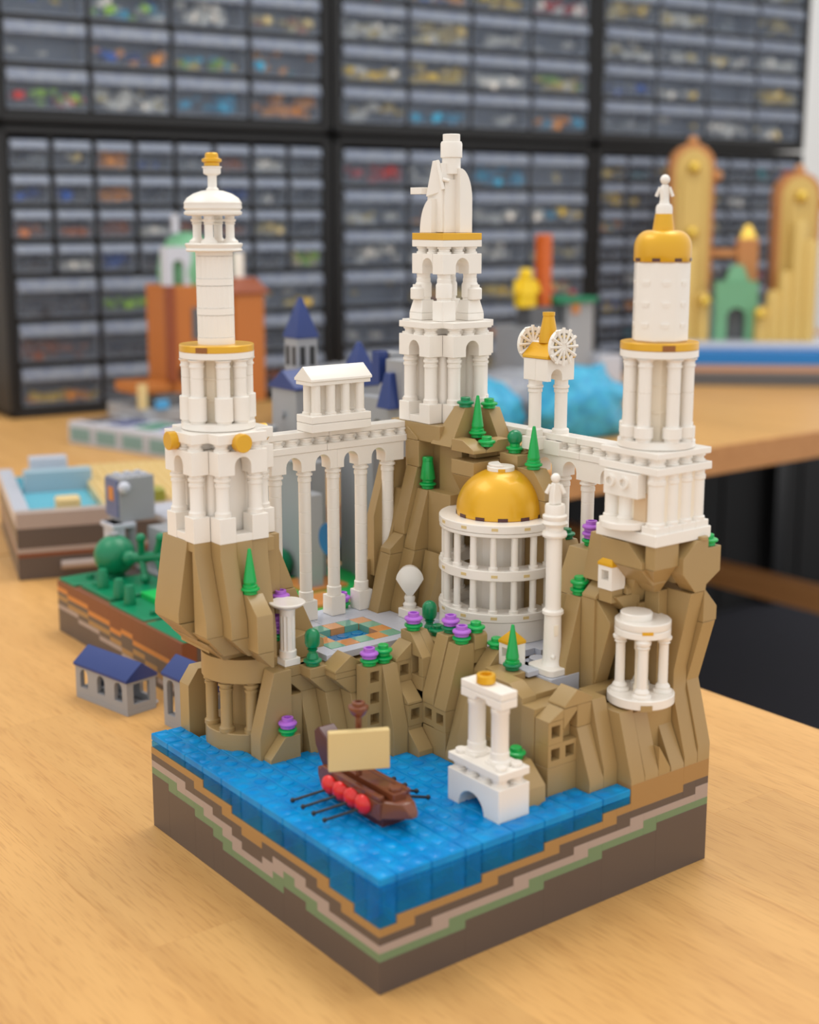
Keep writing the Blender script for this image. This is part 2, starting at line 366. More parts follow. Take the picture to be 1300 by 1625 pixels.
# the bay: clear blue bricks along the two open edges, strips of clear plate behind them
sea = thing('water_bay', (5, 11, 5.6), 'clear blue bay of studded water bricks around the cliffs', 'water')
i = 0
for i in range(0, 22, 2):
    for a, b in ([(i, i+2)] if LF['nt'][i] == LF['nt'][i+1] else [(i, i+1), (i+1, i+2)]):
        part(sea, 'water_brick', MB().box(.01, 1.0, max(1.0, a+.03), b-.03, LF['nt'][a]*P4, 5.18), WATER_EDGE, bev=.05)
    part(sea, 'water_plate', MB().box(.01, 1.0, (1.0 if i == 0 else i+.02), i+1.98, 5.2, 5.6), WATER, bev=.04)
for a, b in [(0, 1), (1, 3), (3, 5), (5, 6), (6, 8), (8, 10), (10, 12), (12, 14), (14, 16)]:
    z0 = max(RF['nt'][a], RF['nt'][b-1])*P4
    part(sea, 'water_brick', MB().box(a+.02, b-.02, .01, 1.0, z0, 5.18), WATER_EDGE, bev=.05)
    part(sea, 'water_plate', MB().box(a+.02, b-.02, .01, 1.0, 5.2, 5.6), WATER, bev=.04)
ends = {1: 22, 2: 20, 3: 16, 4: 15, 5: 14.5, 6: 14, 7: 13, 8: 12.5, 9: 12, 10: 11, 11: 9, 12: 3, 13: 3, 14: 2, 15: 2}
for x, y1 in ends.items():
    part(sea, 'water_strip', MB().box(x+.02, x+.99, 1.02, y1, 5.0, 5.56), WATER, bev=.05)
    part(sea, 'bounce_plate', MB().box(x+.02, x+.99, 1.15, y1, 4.2, 4.6), BOUNCE, bev=.03)  # pale plates added under the strips to bounce light into the water
dots = MB()
for x in range(0, 16):
    y1 = ends.get(x, 22)
    for j in range(0, int(y1)):
        dots.lathe([(.36, 5.55), (.34, 5.6), (.22, 5.64), (0, 5.65)], x+.5, j+.5, seg=12)
part(sea, 'water_studs', dots, WATER, bev=0, kind='stuff')
# ------------------------------------------------------------------ rocks: slope bricks
def sx(par, y0, y1, poly, name='rock_slope'): return part(par, name, MB().prism('y', poly, y0, y1), ROCK, bev=.018)
def sy(par, x0, x1, poly, name='rock_slope'): return part(par, name, MB().prism('x', poly, x0, x1), ROCK, bev=.018)
def rb(par, x0, x1, y0, y1, z0, z1, name='rock_brick'): return part(par, name, MB().box(x0, x1, y0, y1, z0, z1), ROCK, bev=.018)
def rh(par, pts, name='rock_slope'): return part(par, name, MB().hull(pts), ROCK, bev=.018)
def window_brick(par, x0, y0, z0, side, h=1.2, d=1.0):
    """one-stud brick with a square hole in its -X or -Y face"""
    m = MB(); a, b, e = .2, .24, .62
    if side == 'y':
        m.box(x0, x0+1, y0+e, y0+d, z0, z0+h).box(x0, x0+a, y0, y0+e, z0, z0+h).box(x0+1-a, x0+1, y0, y0+e, z0, z0+h).box(x0+a, x0+1-a, y0, y0+e, z0, z0+b+.1).box(x0+a, x0+1-a, y0, y0+e, z0+h-b, z0+h)
    else:
        m.box(x0+e, x0+d, y0, y0+1, z0, z0+h).box(x0, x0+e, y0, y0+a, z0, z0+h).box(x0, x0+e, y0+1-a, y0+1, z0, z0+h).box(x0, x0+e, y0+a, y0+1-a, z0, z0+b+.1).box(x0, x0+e, y0+a, y0+1-a, z0+h-b, z0+h)
    return part(par, 'window_brick', m, ROCK, bev=0)

# --- crag under the left tower
A = thing('rock_crag', (4, 18.5, 5.6), 'dark tan crag with overhanging ledges carrying the gold-ringed left tower', 'rock')
sy(A, .65, 1.64, [(17.6,17.4),(17.35,17.4),(17.32,16.7),(16.3,13.3),(16.25,12.45),(17.6,12.45)]); rb(A, 1.3, 1.68, 17.62, 18.14, 11.9, 17.38); rb(A, .7, 1.28, 17.4, 18.6, 16.9, 17.38)
sx(A, 16.25, 18.0, [(.65,12.44),(1.65,11.3),(2.65,11.3),(2.65,12.44)])
sy(A, 1.65, 2.64, [(18,17.4),(16.35,17.4),(16.33,16.66),(15.4,13.3),(15.38,12.4),(18,12.4)])
sx(A, 15.38, 17.0, [(1.66,12.38),(2.66,11.35),(3.65,11.35),(3.65,12.38)])
sy(A, 2.66, 3.65, [(16.6,14.67),(15.45,14.67),(14.46,13.73),(14.4,11.7),(16.6,11.7)])
sx(A, 14.4, 16.3, [(2.66,11.68),(3.5,10.8),(3.64,10.8),(3.64,11.68)])
sy(A, 2.66, 3.65, [(18,17.4),(16.4,17.4),(16.38,16.7),(16.1,14.68),(18,14.68)])
sy(A, 3.66, 4.65, [(18,17.4),(16.5,17.4),(16.45,16.4),(15.75,12.4),(15.75,10.8),(18,10.8)])
sx(A, 17.2, 19.9, [(4.65,17.4),(5.5,17.2),(6.65,14.4),(6.7,14.1),(4.65,14.1)])
sx(A, 17.05, 19.7, [(4.65,14.08),(6.72,14.08),(7.85,11.6),(7.85,10.9),(4.65,10.9)])
sx(A, 15.9, 17.03, [(5.9,10.4),(5.9,11.6),(6.6,11.75),(7.75,11.3),(7.82,11.1),(7.82,10.4)])
rb(A, 4.66, 5.88, 16.1, 17.18, 10.4, 11.55); rb(A, 5.2, 6.2, 16.75, 17.18, 11.56, 13.2)
rb(A, 3.7, 5.1, 16.55, 18.0, 16.6, 17.38); rb(A, 4.66, 5.7, 17.0, 21.2, 14.1, 17.38)
sx(A, 18.15, 20.9, [(.65,17.4),(0.0,13.5),(0.0,12.95),(3,12.95),(3,17.4)])
sx(A, 18.0, 20.9, [(.02,12.93),(1.0,11.9),(3,11.9),(3,12.93)])
sx(A, 16.9, 21.0, [(1.0,11.88),(2.0,10.85),(4,10.85),(4,11.88)])
rb(A, 1.7, 5.4, 18.02, 21.2, 11.0, 17.38)
part(A, 'ledge', MB().lathe([(1.4, 9.45), (2.5, 9.45), (2.55, 9.5), (2.55, 10.84)], 4.3, 18.4, seg=32), ROCK, bev=0)
part(A, 'ledge_base', MB().lathe([(2.5, 5.0), (2.5, 6.5), (2.46, 6.55), (0, 6.55)], 4.4, 18.4, seg=32), ROCK, bev=0)
part(A, 'grotto_wall', MB().lathe([(1.35, 6.5), (1.35, 9.6)], 4.6, 18.6, seg=16), ROCK, bev=0)
TCOL = column_mesh('column', 2.95, .34, .44)
for a in (158, 203, 243, 288):
    part(A, 'column', TCOL, ROCK, at=(4.4+2.1*math.cos(math.radians(a)), 18.4+2.1*math.sin(math.radians(a)), 6.54))
sx(A, 20.9, 21.95, [(1.9,5.0),(1.9,8.3),(2.55,9.2),(3.4,9.2),(3.4,5.0)])
rb(A, 4.6, 9, 17.3, 21.9, 4.7, 10.75)

# --- terrace cliff with the stepped ridges and windows
B = thing('rock_cliff', (8, 13, 5.6), 'dark tan stepped cliff with small square windows below the pool terrace', 'rock')
sx(B, 14.8, 15.8, [(2.9,5.0),(2.9,6.8),(3.85,10.3),(4.95,10.3),(4.95,5.0)])
sx(B, 14.05, 14.78, [(3.1,5.0),(3.1,5.75),(4.05,6.85),(5,6.85),(5,5.0)])
for k in range(3):
    x, y = 4.7+k, 15.05-.97*k
    zt = 10.36
    if k < 2: rb(B, x, x+2, y, y+1.3, 9.8, zt)
    else:
        rb(B, x, x+2, y, y+1.3, 9.8, 10.12)
        sx(B, y-.02, y+1.3, [(x-.05,10.14),(x-.05,10.26),(x+1.02,10.98),(x+2.0,10.24),(x+2.0,10.14)], 'gable_roof')
    sx(B, y, y+1.3, [(x,9.78),(x+1,8.83),(x+2,8.83),(x+2,9.78)])
    sy(B, x+1, x+1.99, [(y+1.3,8.82),(y+.05,8.82),(y-.95,5.6),(y-.95,5.0),(y+1.3,5.0)])
rb(B, 4.96, 5.68, 14.9, 16.4, 5.0, 8.8)
for z in (9.25, 8.05, 6.85): window_brick(B, 8.0, 12, z, 'y')
rb(B, 8.0, 9.0, 12.01, 13.0, 5.0, 6.84)
sy(B, 9.02, 10, [(13,10.45),(12,10.45),(11,7.1),(11,5.0),(13,5.0)])
window_brick(B, 10.02, 12, 9.25, 'y'); rb(B, 10.02, 11, 12.01, 13, 5.0, 9.24)
sx(B, 11.95, 13.1, [(9.92,10.46),(9.92,10.62),(11,11.4),(11,10.46)], 'gable_roof')
sy(B, 10.02, 11, [(12.0,9.24),(11,8.36),(11,8.22),(12,8.22)])
window_brick(B, 10.02, 11, 7.0, 'y'); rb(B, 10.02, 11, 11.02, 12, 5.0, 6.98)
sy(B, 10.03, 11, [(11.0,6.8),(10.05,5.85),(10.05,5.0),(11,5.0)])
window_brick(B, 11.02, 10.0, 7.05, 'x'); window_brick(B, 11.02, 9.0, 7.0, 'x')
rb(B, 11.02, 13, 9.0, 10.99, 5.0, 6.98)
sx(B, 10.02, 11, [(11.0,8.26),(11,8.75),(12,12.0),(13,12.0),(13,8.26)])
sx(B, 9.0, 10, [(11,8.21),(11,8.3),(12,11.72),(13,11.72),(13,8.21)])
sy(B, 11.65, 12.2, [(13,11.9),(12.1,11.9),(11.1,10.78),(11.02,10.6),(11.02,8.8),(13,8.8)])
sy(B, 11.02, 11.64, [(13,11.9),(12.1,11.9),(11.1,10.78),(11.02,10.68),(13,10.68)]); rb(B, 11.02, 11.64, 11.02, 13, 8.8, 9.6)
rb(B, 11.02, 11.64, 11.02, 11.38, 9.61, 10.67); rb(B, 11.02, 11.64, 11.98, 13, 9.61, 10.67)
sx(B, 8.0, 8.98, [(11,5.0),(11,5.95),(12,9.3),(13,9.3),(13,5.0)])
sx(B, 7.0, 7.98, [(11,5.0),(11,7.2),(12,10.4),(13,10.4),(13,5.0)])
rb(B, 11.03, 12, 7.0, 7.98, 4.8, 5.9)
sx(B, 8.1, 9.1, [(13,9.8),(13,10.2),(14,11.3),(14.6,11.3),(14.6,9.8)])
sy(B, 13.0, 13.9, [(10,12.2),(9.1,12.2),(8.95,12.05),(8.95,11.32),(10,11.32)])
sy(B, 13.02, 13.95, [(9.9,11.3),(9.12,11.3),(9.12,10.5),(9.9,10.5)])
rb(B, 13, 16, 7.0, 8.08, 5.0, 10.3); rb(B, 13.02, 16, 8.1, 11, 5.0, 9.78); rb(B, 12.25, 13.0, 11, 13.2, 8.8, 11.35)
rb(B, 13.0, 15.2, 9.95, 13.0, 9.8, 10.72)
window_brick(B, 11.9, 6.0, 6.2, 'x'); sy(B, 12, 12.99, [(6.99,10.75),(5,10.75),(4,10.2),(4,5.0),(6.99,5.0)])
rb(B, 13.0, 14.9, 4.1, 7, 5.0, 10.2)
sy(B, 10.2, 11.5, [(4,7.5),(2.7,7.5),(1.6,6.5),(1.55,5.0),(4,5.0)])

# --- shoulder with the little window house, and the crag under the right tower
D = thing('rock_crag', (18, 4, 5.6), 'dark tan crag with a windowed shoulder carrying the domed right tower', 'rock')
for x, z in ((12, 8.27), (12, 7.06), (13, 7.06)): window_brick(D, x+.01, 2, z, 'y')
rb(D, 12, 14, 2.0, 3.0, 4.9, 7.04); sx(D, 2.0, 3.05, [(12.0,9.48),(13.04,9.48),(13.04,10.02)]); rb(D, 13.06, 13.98, 2.5, 3.05, 8.27, 10.0); rb(D, 12, 15, 3.06, 5, 5.0, 9.9)
sx(D, 2.0, 2.5, [(13.05,9.98),(13.05,8.9),(13.98,9.75),(13.98,9.98)])
rb(D, 14, 15, 2.0, 3.05, 8.8, 10.0)
sx(D, 1.97, 3.2, [(13.05,10.02),(13.05,10.14),(13.95,10.86),(15,10.28),(15,10.02)], 'gable_roof')
sy(D, 14, 15, [(3,8.78),(2.02,8.78),(1.0,6.15),(1.0,5.0),(3,5.0)])
sy(D, 15.01, 16, [(3.4,10.05),(2,10.05),(1.0,6.6),(1.0,5.0),(3.4,5.0)])
sy(D, 16.01, 17, [(2.5,9.4),(1,9.4),(0.01,6.03),(.01,4.81),(2.5,4.81)])
sy(D, 17.02, 18.03, [(2.5,9.2),(1,9.2),(0.01,6.1),(.01,4.81),(2.5,4.81)])
sx(D, .02, .95, [(18.05,4.81),(18.05,7.4),(18.95,6.05),(18.95,4.81)])
sy(D, 19.0, 20, [(2,8.05),(1,8.05),(0.01,6.02),(.01,4.81),(2,4.81)])
rb(D, 18.05, 20, 1.0, 2.6, 4.9, 9.4)
sy(D, 20.04, 21.05, [(2.5,15.25),(.02,15.25),(.98,10.9),(.98,9.65),(.01,6.3),(.01,4.81),(2.5,4.81)])
sy(D, 21.07, 22.03, [(2.5,13.52),(.02,13.52),(.98,10.1),(.01,6.7),(.01,4.81),(2.5,4.81)])
sx(D, .02, 2, [(21.07,15.4),(22.1,14.3),(22.1,13.54),(21.07,13.54)])
sx(D, -.02, .98, [(19.3,17.2),(20.3,18.02),(21.2,18.02),(21.2,17.55),(22.2,17.55),(22.2,16.2),(21.15,15.6),(21.1,15.28),(20.3,15.28),(19.3,16.4)])
part(D, 'stud', MB().cyl(.3, 18.0, 18.2, 20.9, .16), ROCK, bev=0)
rb(D, 18.32, 22, 1.0, 5.2, 16.2, 18.0); rb(D, 17.52, 19.28, .3, .98, 16.8, 18.0)
rh(D, [(17.52,.4,16.78),(19.3,.4,16.78),(19.3,2.4,16.78),(17.52,2.4,16.78),(18.9,1.5,15.2),(19.3,1.5,15.2),(19.3,2.4,15.2),(18.9,2.4,15.2)])
rh(D, [(18.2,2.2,16.18),(22,2.2,16.18),(22,5,16.18),(18.2,5,16.18),(18.6,2.9,14.4),(22,2.6,14.4),(22,5,14.4),(18.6,5,14.4)])
rb(D, 18.9, 22, 2.55, 5, 4.8, 14.38)
rb(D, 19.35, 20.02, 1.6, 2.6, 9.5, 15.2)
sy(D, 17.3, 18.3, [(3.9,18.0),(2.0,18.0),(1.0,17.1),(1.0,16.75),(3.9,16.75)])
sx(D, 1.0, 3.9, [(17.3,16.73),(18.2,15.8),(19.2,15.8),(19.2,16.73)])
rb(D, 18.25, 20, 3.92, 5.2, 14.6, 18.0); sx(D, 3.95, 5.2, [(17.35,15.5),(17.85,17.95),(18.24,17.95),(18.24,15.5)])
sy(D, 18.1, 19.1, [(4.4,15.9),(3.7,15.9),(2.7,15.25),(2.7,14.95),(4.4,14.95)])
sx(D, 2.7, 4, [(17.3,14.93),(18.2,14.0),(19.1,14.0),(19.1,14.93)])
sx(D, 3.9, 4.9, [(17.0,14.6),(17.0,14.75),(17.9,15.5),(18.2,15.5),(18.2,14.6)]); rb(D, 17.2, 18.05, 2.95, 3.88, 14.56, 15.25)
sy(D, 17.2, 18.2, [(5,14.55),(4,14.55),(3,13.5),(3,13.2),(4,9.9),(4,5),(5,5)])
rb(D, 17.05, 18.2, 4.02, 4.98, 5, 14.58)
sx(D, 5.0, 6.05, [(16,5.0),(16,10.9),(17,14.48),(19.2,14.48),(19.2,5.0)])
rb(D, 16.02, 18.8, 3.06, 4.0, 5.0, 9.9)
rb(D, 17.6, 20.5, 6.07, 8, 5, 14.2); sx(D, 5.6, 7.6, [(17.6,14.22),(18.6,16.6),(21.5,16.6),(21.5,14.22)])
rb(D, 19.2, 22, 5.2, 8, 4.8, 14.2)

# --- mountain below the statue tower
M_ = thing('rock_mountain', (19, 17, 5.6), 'tall dark tan mountain of steep ridges below the statue tower', 'rock')
sx(M_, 21.42, 21.98, [(13.6,10.6),(14.8,13.6),(16,13.6),(16,10.6)])
sx(M_, 19.35, 20.3, [(14,10.6),(15,14.28),(17,14.28),(17,10.6)])
sx(M_, 19.33, 20.3, [(15,14.3),(15,14.6),(16,15.4),(17,15.4),(17,14.3)])
sx(M_, 18.2, 19.32, [(15,10.6),(15.05,11.2),(16,14.58),(17.5,14.58),(17.5,10.6)])
sx(M_, 18.2, 19.23, [(16,14.6),(16.02,14.9),(17,18.2),(18.2,18.2),(18.2,14.6)])
sx(M_, 19.25, 20.3, [(16,15.42),(16,16),(17,19.48),(18.2,19.48),(18.2,15.42)])
rb(M_, 17, 18.2, 19.1, 20.3, 19.5, 21.1)
sy(M_, 17, 18, [(20.3,21.85),(20.2,21.85),(19.25,21.25),(19.25,21.12),(20.3,21.12)])
sx(M_, 21.0, 21.7, [(15,12.6),(15,16.4),(16,19.8),(17.5,19.8),(17.5,12.6)])
sx(M_, 20.32, 20.98, [(14.6,10.6),(15.4,14.3),(17,14.3),(17,10.6)])
sx(M_, 20.32, 20.98, [(15.6,14.32),(16.6,18.0),(18,18.0),(18,14.32)])
sx(M_, 16.1, 18.18, [(16.7,10.6),(17.0,14.6),(17.05,18.2),(17.9,18.22),(17.9,21.08),(19,21.08),(19,10.6)])
rh(M_, [(16.0,18.1,10.6),(16.0,17.2,10.6),(16.72,16.4,14.6),(16.72,18.1,14.6),(17,16.4,10.6),(17,18.1,10.6)])
rb(M_, 18.2, 22, 18.2, 22, 4.8, 21.1); rb(M_, 17.1, 22, 17.2, 22, 21.12, 22.18)
rh(M_, [(17,17.95,21.1),(17,16.05,21.1),(18,15.9,23.4),(18,16.9,23.4),(19.0,15.9,23.4),(19.0,17.95,21.1),(19.0,16.05,21.1),(19.0,16.9,23.4)])
sy(M_, 19.8, 20.78, [(17,23.2),(16,23.2),(15,21.5),(15,20.5),(17,20.5)])
rb(M_, 19.02, 19.78, 15.6, 17.4, 20.5, 21.6); rb(M_, 19, 22, 16.0, 18.2, 4.8, 21.05); rb(M_, 20.8, 22, 16, 18, 21.06, 22.0)
sy(M_, 17.05, 18, [(16.03,21.65),(15,21.65),(14,21.15),(14,20.95),(16.03,20.95)])
sx(M_, 14.0, 14.95, [(18.02,20.95),(18.02,21.05),(18.9,21.65),(19.75,21.65),(19.75,20.95)])
rb(M_, 18.02, 19.75, 14.97, 15.58, 20.5, 21.4)
rb(M_, 17.05, 20.9, 14.0, 16.03, 19.6, 20.45)
rh(M_, [(17.05,14.2,19.58),(20.8,14.2,19.58),(20.8,16,19.58),(17.05,16,19.58),(18.2,15.4,17.6),(20.8,15.4,17.6),(20.8,16,17.6),(18.2,16,17.6)])
sx(M_, 12.4, 13.95, [(19.0,19.9),(19.0,20.9),(20.9,20.9),(20.9,18.6),(20,18.6)])
rb(M_, 20.92, 22, 13.4, 16, 4.8, 20.6)
sx(M_, 12.6, 13.5, [(19.7,20.92),(19.9,21.0),(20.6,21.6),(21.3,21.6),(21.3,20.92)])
sy(M_, 18.95, 20, [(12.35,20.25),(11,20.25),(10,19.1),(10,18.6),(12.35,18.6)])
sy(M_, 18.97, 20, [(12,18.58),(10.05,18.58),(8.9,15.2),(8.9,10.9),(12,10.9)])
sy(M_, 20.02, 21, [(11,16.3),(9.4,16.3),(8.3,14.2),(8.3,10.9),(11,10.9)])
rb(M_, 21, 22, 8.1, 12, 4.8, 14.9)

# ------------------------------------------------------------------ terrace with the tiled pool
T = thing('terrace', (11, 17, 10.3), 'pale grey terrace holding the small tiled pool', 'terrace')
def slab(x0, x1, y0, y1, z0=10.4, z1=10.78, nm='paving_slab'): part(T, nm, MB().box(x0, x1, y0, y1, z0, z1), LIGHT_GREY, bev=.012)
for x0, x1 in ((7.9, 10), (10.02, 12), (12.02, 14)): slab(x0, x1, 19.3, 22)
slab(7.0, 7.83, 14.4, 19.28); slab(7.85, 12.9, 14.4, 15.2); slab(12.92, 15, 13.0, 17.0); slab(12.92, 14.95, 17.02, 19.28); slab(15.02, 17, 8.5, 17.0)
slab(14.25, 15, 6.0, 8.08, 10.31, 10.6); part(T, 'ledge', MB().box(13, 14.23, 6.2, 8.08, 10.2, 10.58), ROCK); slab(17.02, 19.2, 8.0, 10.2); slab(15.02, 17.0, 5.2, 8.48, 9.95, 10.3)
part(T, 'terrace_core', MB().box(8.8, 16, 13.1, 22, 5.0, 10.2), ROCK); part(T, 'terrace_core', MB().box(14, 18, 8, 13, 5.0, 9.9), ROCK)
part(T, 'pool_bed', MB().box(8.85, 11.85, 16.2, 18.2, 10.2, 10.42), POOLBLUE)
for i in range(3):
    for j in range(2): part(T, 'pool_tile', MB().cyl(.36, 10.42, 10.47, 9.35+i, 16.7+j, e=.02), POOLBLUE, bev=0)
n = 0
for i in range(5):
    for j in range(4):
        if 0 < i < 4 and 0 < j < 3: continue
        part(T, 'pool_edge_tile', MB().box(7.85+i+.01, 8.85+i-.01, 15.22+j+.01, 16.22+j-.01, 10.1, 10.8), POOL_GREEN if (i+j) % 2 == 0 else POOL_ORANGE, bev=.015)
part(T, 'round_tile', MB().cyl(.9, 10.78, 11.0, 16.4, 15.9), LIGHT_GREY, bev=0); part(T, 'round_tile', MB().cyl(.48, 10.3, 10.6, 16.4, 7.6), LIGHT_GREY, bev=0)
# ------------------------------------------------------------------ left tower
cx, cy = 3.15, 18.85
L = thing('tower', (cx, cy, 17.4), 'white left tower with gold ring, fluted shaft and small domed lantern', 'tower')
def cross_slab(x, y, a, b, z0, z1):
    """plus-shaped plate: 2a wide overall, corners notched back to b"""
    return MB().prism('z', [(x-b,y-a),(x+b,y-a),(x+b,y-b),(x+a,y-b),(x+a,y+b),(x+b,y+b),(x+b,y+a),(x-b,y+a),(x-b,y+b),(x-a,y+b),(x-a,y-b),(x-b,y-b)], z0, z1)
def wing_sides(x, y, a, b):
    """the four arcaded sides of a notched square: (axis, a0, a1, fixed lo, fixed hi)"""
    return [('y', x-b, x+b, y-a, y-a+1), ('y', x-b, x+b, y+a-1, y+a), ('x', y-b, y+b, x-a, x-a+1), ('x', y-b, y+b, x+a-1, x+a)]
def notched_storey(par, x, y, z0, zped, zcol, zarch, zbal, zslab, a=2.5, b=1.5, core=1.3, colr=.37, material=None):
    W = material or WHITE
    cm = column_mesh('column', zcol-zped, colr, .45)
    for ax, p0, p1, q0, q1 in wing_sides(x, y, a, b):
        c = (p0+p1)/2; poly = arch_poly(p0, p1, zcol, zarch, [(c, .5, zcol+.45)])
        part(par, 'arch', MB().prism(ax, poly, q0, q1), W, bev=.02)
        for s in (p0+.5, p1-.5):
            pos = (s, (q0+q1)/2) if ax == 'y' else ((q0+q1)/2, s)
            part(par, 'pedestal', MB().box(pos[0]-.5, pos[0]+.5, pos[1]-.5, pos[1]+.5, z0, zped-.02), W, bev=.025)
            part(par, 'column', cm, W, at=(pos[0], pos[1], zped-.02))
        for k in range(3):
            s = p0+.5+k; pos = (s, (q0+q1)/2) if ax == 'y' else ((q0+q1)/2, s)
            part(par, 'baluster', BALUSTER, W, at=(pos[0], pos[1], zarch))
        low = MB().box(p0+.9, p1-.9, q0+.05, q1-.05, z0, z0+.42) if ax == 'y' else MB().box(q0+.05, q1-.05, p0+.9, p1-.9, z0, z0+.42)
        part(par, 'sill', low, W, bev=.02)
    part(par, 'cornice', cross_slab(x, y, a, b, zarch+.4, zslab), W, bev=.025)
    part(par, 'core', MB().box(x-core, x+core, y-core, y+core, z0, zarch-.01), W, bev=.02); part(par, 'gap_filler', cross_slab(x, y, a-.5, b-.5, zarch, zarch+.39), W, bev=.02)  # cross-shaped filler added so the gap behind the balusters looks light
    for sx_, sy_ in ((-1, -1), (1, -1), (-1, 1), (1, 1)):
        part(par, 'corner_shaft', MB().lathe([(.36, z0+.02), (.36, zarch-.02)], x+sx_*1.1, y+sy_*1.1, seg=14), W, bev=0)
notched_storey(L, cx, cy, 17.4, 18.8, 21.03, 22.3, 22.7, 23.25)
for (x, y, n) in ((cx-2.5, cy+.35, 'x'), (cx-.15, cy-2.5, 'y'), (cx+2.5, cy, 'X'), (cx, cy+2.5, 'Y')):
    d = {'x': (-1, 0, 0), 'y': (0, -1, 0), 'X': (1, 0, 0), 'Y': (0, 1, 0)}[n]
    m = MB().rod((x-.1*d[0], y-.1*d[1], 22.75), (x+.42*d[0], y+.42*d[1], 22.75), .5, 24)
    part(L, 'gold_boss', m, GOLD, bev=.03)
def ring_storey(par, x, y, z0, zt, ped, peds, colr, core_r, W=WHITE):
    """eight columns round a fluted core between two round plates"""
    part(par, 'round_plate', MB().lathe([(1.9, z0), (1.99, z0+.05), (1.99, z0+.38), (1.95, z0+.4), (0, z0+.4)], x, y, seg=40), W, bev=0)
    hh = zt-ped; cm = MB().lathe([(colr+.02, 0), (colr+.02, hh*.5-.02), (colr-.01, hh*.5), (colr+.02, hh*.5+.02), (colr+.02, hh-.42), (colr+.07, hh-.4), (colr+.07, hh-.3), (colr+.03, hh-.28), (colr+.03, hh-.14), (.47, hh-.03), (.47, hh)], seg=20).mesh('column', 0)
    for i, j in ((-1.5,-.5),(-1.5,.5),(1.5,-.5),(1.5,.5),(-.5,-1.5),(.5,-1.5),(-.5,1.5),(.5,1.5)):
        part(par, 'column', cm, W, at=(x+i, y+j, ped))
        part(par, 'column_base', MB().lathe([(.4, z0+.4), (.4, peds-.05), (.49, peds), (.49, ped-.04), (.46, ped)], x+i, y+j, seg=18), W, bev=0)
    fl = MB(); n = 28; pr = []
    pts = [(x+(core_r-(.06 if k % 2 else 0))*math.cos(2*math.pi*k/n), y+(core_r-(.06 if k % 2 else 0))*math.sin(2*math.pi*k/n)) for k in range(n)]
    h = (zt-z0-.4)/3
    for k in range(3):
        part(par, 'fluted_core', MB().prism('z', pts, z0+.4+k*h+.1, z0+.4+(k+1)*h), WARM_WHITE, bev=0)
        part(par, 'core_band', MB().lathe([(core_r+.02, z0+.4+k*h), (core_r+.02, z0+.5+k*h)], x, y, seg=28), WARM_WHITE, bev=0)
ring_storey(L, cx, cy, 23.25, 27.03, 25.07, 23.8, .34, 1.0)
part(L, 'round_plate', MB().lathe([(1.9, 27.03), (1.99, 27.08), (1.99, 27.4)], cx, cy, seg=40), WHITE, bev=0)
part(L, 'gold_ring', MB().lathe([(1.96, 27.4), (1.99, 27.43), (1.99, 27.74), (1.95, 27.78), (0, 27.78)], cx, cy, seg=40), GOLD, bev=0)
def ring_notch(par, x, y, z, deg):
    m = MB().box(1.9, 2.005, -.32, .32, z+.02, z+.3).turn(math.radians(deg)); m.v = [(p[0]+x, p[1]+y, p[2]) for p in m.v]; part(par, 'ring_notch', m, NOTCH, bev=0)
NOTCH = mat('dark gold plastic', rgb(150, 92, 30), .4)
ring_notch(L, cx, cy, 27.41, 217)
z = 27.78
for k in range(3):
    n = 40; R0 = .985
    part(L, 'shaft_band', MB().lathe([(R0+.005, z), (R0+.005, z+.36)], cx, cy, seg=40), WHITE, bev=0)
    pts = [(cx+(R0-(.05 if q % 2 else 0))*math.cos(2*math.pi*q/n), cy+(R0-(.05 if q % 2 else 0))*math.sin(2*math.pi*q/n)) for q in range(n)]
    part(L, 'fluted_shaft', MB().prism('z', pts, z+.37, z+1.52), WHITE, bev=0)
    z += 1.54
part(L, 'shaft_band', MB().lathe([(R0+.005, z), (R0+.005, 32.65)], cx, cy, seg=40), WHITE, bev=0)
part(L, 'lantern_floor', MB().lathe([(1.42, 32.62), (1.5, 32.68), (1.44, 32.8), (1.5, 32.92), (1.52, 33.0), (1.45, 33.06), (0, 33.06)], cx, cy, seg=36), WHITE, bev=0)
lc = MB().lathe([(.42, 0), (.42, .1), (.27, .22), (.23, .3), (.23, .95), (.3, 1.0), (.23, 1.05), (.3, 1.1), (.34, 1.2), (.25, 1.25), (.25, 1.42)], seg=16).mesh('lantern_column', 0)
for i, j in ((-.63,-.63),(.63,-.63),(-.63,.63),(.63,.63)): part(L, 'lantern_column', lc, WHITE, at=(cx+i, cy+j, 33.06))
part(L, 'lantern_roof', MB().lathe([(1.3, 34.46), (1.5, 34.52), (1.52, 34.64), (1.42, 34.74), (1.52, 34.84), (1.5, 35.05), (1.52, 35.12), (1.35, 35.38), (1.0, 35.6), (.55, 35.75), (0, 35.8)], cx, cy, seg=36), WHITE, bev=0)
part(L, 'finial', MB().lathe([(.33, 35.74), (.33, 35.84), (.24, 35.92), (.24, 36.5), (.44, 36.6), (.46, 36.66), (.46, 36.88), (.52, 36.92), (.52, 36.98), (0, 37.0)], cx, cy, seg=20), WHITE, bev=0)
part(L, 'gold_finial', MB().lathe([(.4, 37.0), (.4, 37.16), (.52, 37.22), (.52, 37.36), (.36, 37.42), (.34, 37.62), (.28, 37.68), (0, 37.7)], cx, cy, seg=20), GOLD, bev=0)

